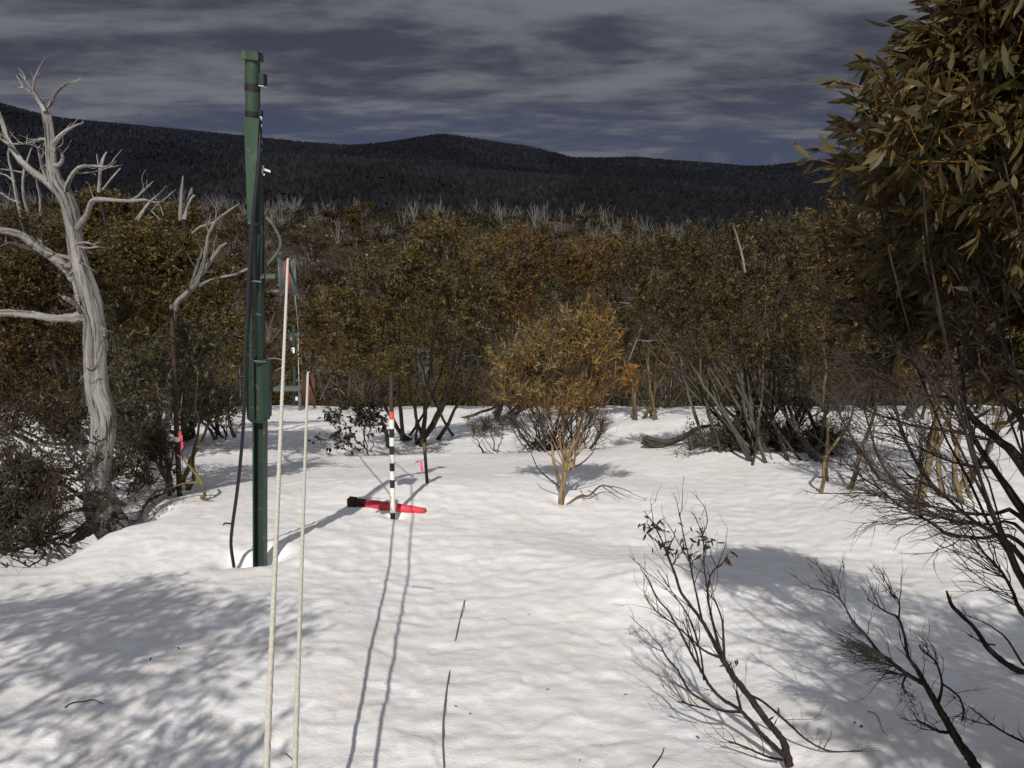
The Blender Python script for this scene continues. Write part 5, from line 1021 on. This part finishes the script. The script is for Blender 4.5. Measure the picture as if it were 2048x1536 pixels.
def on_snow(uvs, lift): 
    q = [gp(*k) for k in uvs]; return np.array([[x, y, float(gs(x, y)) + l] for (x, y), l in zip(q, lift)])
def litter():
    for uvs, lift, lab in (([(889, 1545), (886, 1490), (887, 1440), (893, 1390), (899, 1350), (903, 1330)], [.0, .006, .008, .008, .004, -.02], 'long grey wire half buried in the snow'), ([(908, 1300), (912, 1280), (919, 1248), (929, 1208), (932, 1200)], [-.02, .005, .008, .006, -.02], 'short piece of grey wire melting out of the snow')):
        P = spline(on_snow(uvs, lift), 40); single('wire', mk(tubes, P, np.full(40, .0036), 8, cap=True), M['wire'], lab, 'wire', tuple(P[20]))
    for uvs, w, lab in (([(131, 1421), (145, 1413), (170, 1411), (187, 1408), (207, 1415)], .0035, 'thin black twig lying on the shaded snow'), ([(1305, 1545), (1322, 1520), (1328, 1503)], .004, 'short black twig stuck in the snow below the bare shrub'), ([(570, 1512), (580, 1522), (586, 1526)], .002, 'tiny twig beside the tow rope'),
                        ([(828, 1180), (829, 1178), (868, 1182)], .0018, 'tiny bent twig on the open snow'), ([(1735, 1425), (1752, 1438), (1765, 1470), (1775, 1480)], .0022, 'thin forked twig lying under the broom-like shrub')):
        P = spline(on_snow(uvs, [.008] * len(uvs)), 20); single('twig', mk(tubes, P, np.linspace(w, w * .5, 20), 6, cap=True), M['black'], lab, 'twig', tuple(P[10]))
    rng = np.random.default_rng(66); LM = leaf_meshes('fallen_leaf', [(.06, .035, .022), (.045, .03, .022), (.09, .05, .03)], rng); lab = 'small dead brown leaf lying on the snow'
    for u, v in ((909, 1412), (943, 1424), (1157, 1526), (1205, 1498), (1255, 1392), (1270, 1276), (1725, 1458), (1712, 1452), (1640, 1260), (700, 1228), (770, 1370), (300, 1330), (360, 1300), (420, 1450), (1100, 1380), (1000, 1300), (1060, 1230), (640, 1250), (1400, 1480)):
        x, y = gp(u, v); d = Vector((rng.normal(), rng.normal(), .15)).normalized(); m = Matrix.Translation((x, y, float(gs(x, y)) + .006)) @ d.to_track_quat('Z', 'Y').to_matrix().to_4x4() @ Matrix.Rotation(rng.uniform(0, 6.28), 4, 'Z')
        s = rng.uniform(.012, .026); o = bpy.data.objects.new('fallen_leaf', LM[rng.integers(3)]); col.objects.link(o); o.matrix_world = m @ Matrix.Diagonal((s * 1.4, s * 1.4, s, 1)); tag(o, lab, 'leaf', 'dead leaves on the snow')
litter()

# ---------------------------------------------------------------- gum woodland on the crest, in the dip and on the far rise
def small_gum(name, label, seed, h, cc, n_cluster=60, n_leaf=9, leaf=.20, group=None):
    rng = np.random.default_rng(seed); lob = [(np.array([rng.normal(0, h * .22), rng.normal(0, h * .22), h * rng.uniform(.5, .8)]), np.array([h * .28, h * .28, h * .2]) * rng.uniform(.8, 1.2), 1) for _ in range(5)]
    t = make_gum(seed, (0, 0, 0), lob, 6, n_cluster, 4, n_leaf, leaf, leaf * .42, .05, .25, cc, tuple(k * 1.6 for k in cc), .15, dead=160, stems_px=True, twig_len=.5, twig_r=.007, dead_c=(.10, .085, .07))
    root = thing(name, label, 'tree', (0, 0, 0), group); mb = MB()
    for s in t['stems']: mb.v += s.v; mb.c += s.c; mb.q += [q + mb.n for q in s.q]; mb.t += [q + mb.n for q in s.t]; mb.n += s.n
    part('trunk', mb, M['bark_grey'], root); part('branches', t['branches'], M['twig'], root, True, True, 'stuff')
    lp, ld, ll, lw, lc = t['leaf']; leaves(t['crown'], lp, ld, ll, lw, t['rng'], lc); part('crown', t['crown'], M['dull_leaf'], root, False, True, 'stuff'); return root
def woodland():
    rng = np.random.default_rng(600)
    kinds = [((.060, .044, .012), 'olive-leaved snow gum', 4.6), ((.066, .040, .012), 'rusty-brown leaved snow gum', 4.2), ((.036, .033, .015), 'dark-leaved snow gum', 5.0)]
    protos = [small_gum('snow_gum', k[1] + ' growing down the slope beyond the snow crest', 610 + i, k[2], k[0], 85, 10, .17, 'gums beyond the snow crest') for i, k in enumerate(kinds)]
    used = [False] * 3; spots = []
    # a loose belt on and below the crest
    for u, Y in ((-60, 24), (40, 27), (130, 22), (240, 26), (340, 25), (690, 27), (760, 31), (860, 27), (940, 33), (1040, 27), (1120, 32), (1200, 28), (1270, 34), (1340, 27), (1420, 31), (1500, 25), (1580, 29), (1680, 24), (1760, 28), (1850, 23), (1960, 26), (2080, 24), (740, 48), (820, 45), (920, 50), (1010, 44), (1110, 52), (1220, 47), (1330, 50), (1440, 45), (1560, 48), (1670, 44), (300, 44), (180, 44), (60, 46)):
        x = (u - 1024) / FPX * Y * 1.02; spots.append((x, Y, rng.uniform(.8, 1.15) * (.75 if Y < 34 and 560 < u < 700 else 1)))
    for x, Y, s in spots:
        i = rng.integers(3); loc = (x, Y, g(x, Y) - .1)
        if not used[i]: protos[i].location = loc; protos[i].rotation_euler = (0, 0, rng.uniform(0, 6.28)); protos[i].scale = (s,) * 3; used[i] = True
        else: copy_tree(protos[i], loc, rng.uniform(0, 6.28), s)
    # far rise: live gums as individuals, nearest the eye and along the brow
    fp = []
    for i, (cc, lb, h) in enumerate([((.052, .037, .014), 'brown-green gum on the far rise', 5.2), ((.034, .028, .014), 'dark gum on the far rise', 5.8)]):
        r0 = small_gum('gum_tree', lb, 640 + i, h, cc, 40, 9, .42, 'live gums on the far rise'); fp.append(r0)
    for i in range(280):
        Y = rng.uniform(85, 250); x = rng.uniform(-.68, .68) * Y; k = rng.integers(2); loc = (x, Y, g(x, Y) - .2); s = rng.uniform(.7, 1.2)
        if i < 2: o = fp[i]; o.location = loc; o.scale = (s,) * 3
        else: copy_tree(fp[k], loc, rng.uniform(0, 6.28), s)
    # bleached fire-killed gums along the brow
    dp = []
    for v in range(6):
        mb = MB(); n = rng.integers(5, 10); dd = unit(np.column_stack([rng.normal(0, .30, n), rng.normal(0, .30, n), np.ones(n)])); ln = rng.uniform(4.2, 7.2, (n, 1)); b = np.column_stack([rng.normal(0, .3, (n, 2)), np.full(n, -.3)])
        B = bez(b, b + dd * ln * .5 + rng.normal(0, .35, (n, 3)), b + dd * ln, 7); tubes(mb, B, rng.uniform(.065, .11, (n, 1)) * np.linspace(1, .35, 7)[None], 4)
        k = sprout(rng, mb, list(B), 4, 1.9, .045, .45, (0, 0, .5), (1, 1, 1), .3, 5, 3); dp.append(mb.mesh('bleached_tree', M['dead_wood_far'], (0, 0, 0), True))
    for i in range(290):
        Y = 262 - 150 * rng.uniform() ** 2.2; x = rng.uniform(-.62, .64) * Y
        o = link('bleached_tree', dp[rng.integers(6)], None, (x, Y, g(x, Y))); o.rotation_euler = (0, 0, rng.uniform(0, 6.28)); s = rng.uniform(.55, 1.05); o.scale = (s,) * 3
        tag(o, 'bleached multi-stemmed dead gum standing on the far rise', 'dead tree', 'bleached dead gums on the far rise')
    # the scrub between them, which nobody could count
    n = 3900; Y = np.sqrt(rng.uniform(58 ** 2, 262 ** 2, n)); x = rng.uniform(-.72, .72, n) * Y; z = G(x, Y); K = n * 26; i = np.repeat(np.arange(n), 26); h = rng.uniform(1.2, 3.4, n)
    d = unit(rng.normal(size=(K, 3))); d[:, 2] = np.abs(d[:, 2]); P = np.column_stack([x[i], Y[i], z[i]]) + d * (h[i] * rng.uniform(.5, 1, K))[:, None] * [1, 1, .85]
    base = np.where(rng.uniform(size=(n, 1)) < .5, np.array([[.050, .034, .014]]), np.array([[.034, .027, .013]])) * rng.uniform(.65, 1.35, (n, 1))
    sb = MB(); leaves(sb, P, rng.normal(size=(K, 3)) + d, rng.uniform(.5, 1.0, K), rng.uniform(.25, .45, K), rng, base[i] * rng.uniform(.7, 1.3, (K, 1)))
    tag(link('scrub', sb.mesh('scrub', M['dull_leaf'], (0, 0, 0), False, True)), 'brown-green scrub covering the dip and the far rise', 'scrub', kind='stuff')
    # thin dead stems among it, too many to count
    n = 900; Y = 262 - 190 * rng.uniform(size=n) ** 1.5; x = rng.uniform(-.66, .66, n) * Y; b = np.column_stack([x, Y, G(x, Y)]); e = b + np.column_stack([rng.normal(0, 1.1, n), rng.normal(0, 1.1, n), rng.uniform(2, 4.6, n)])
    db = MB(); tubes(db, bez(b, (b + e) / 2 + rng.normal(0, .4, (n, 3)), e, 5), np.tile(np.linspace(.08, .03, 5), (n, 1)), 3); tag(link('dead_stems', db.mesh('dead_stems', M['dead_wood_far'], (0, 0, 0), True)), 'thin grey dead stems scattered through the scrub of the far rise', 'dead stems', kind='stuff')
woodland()
build_ground()
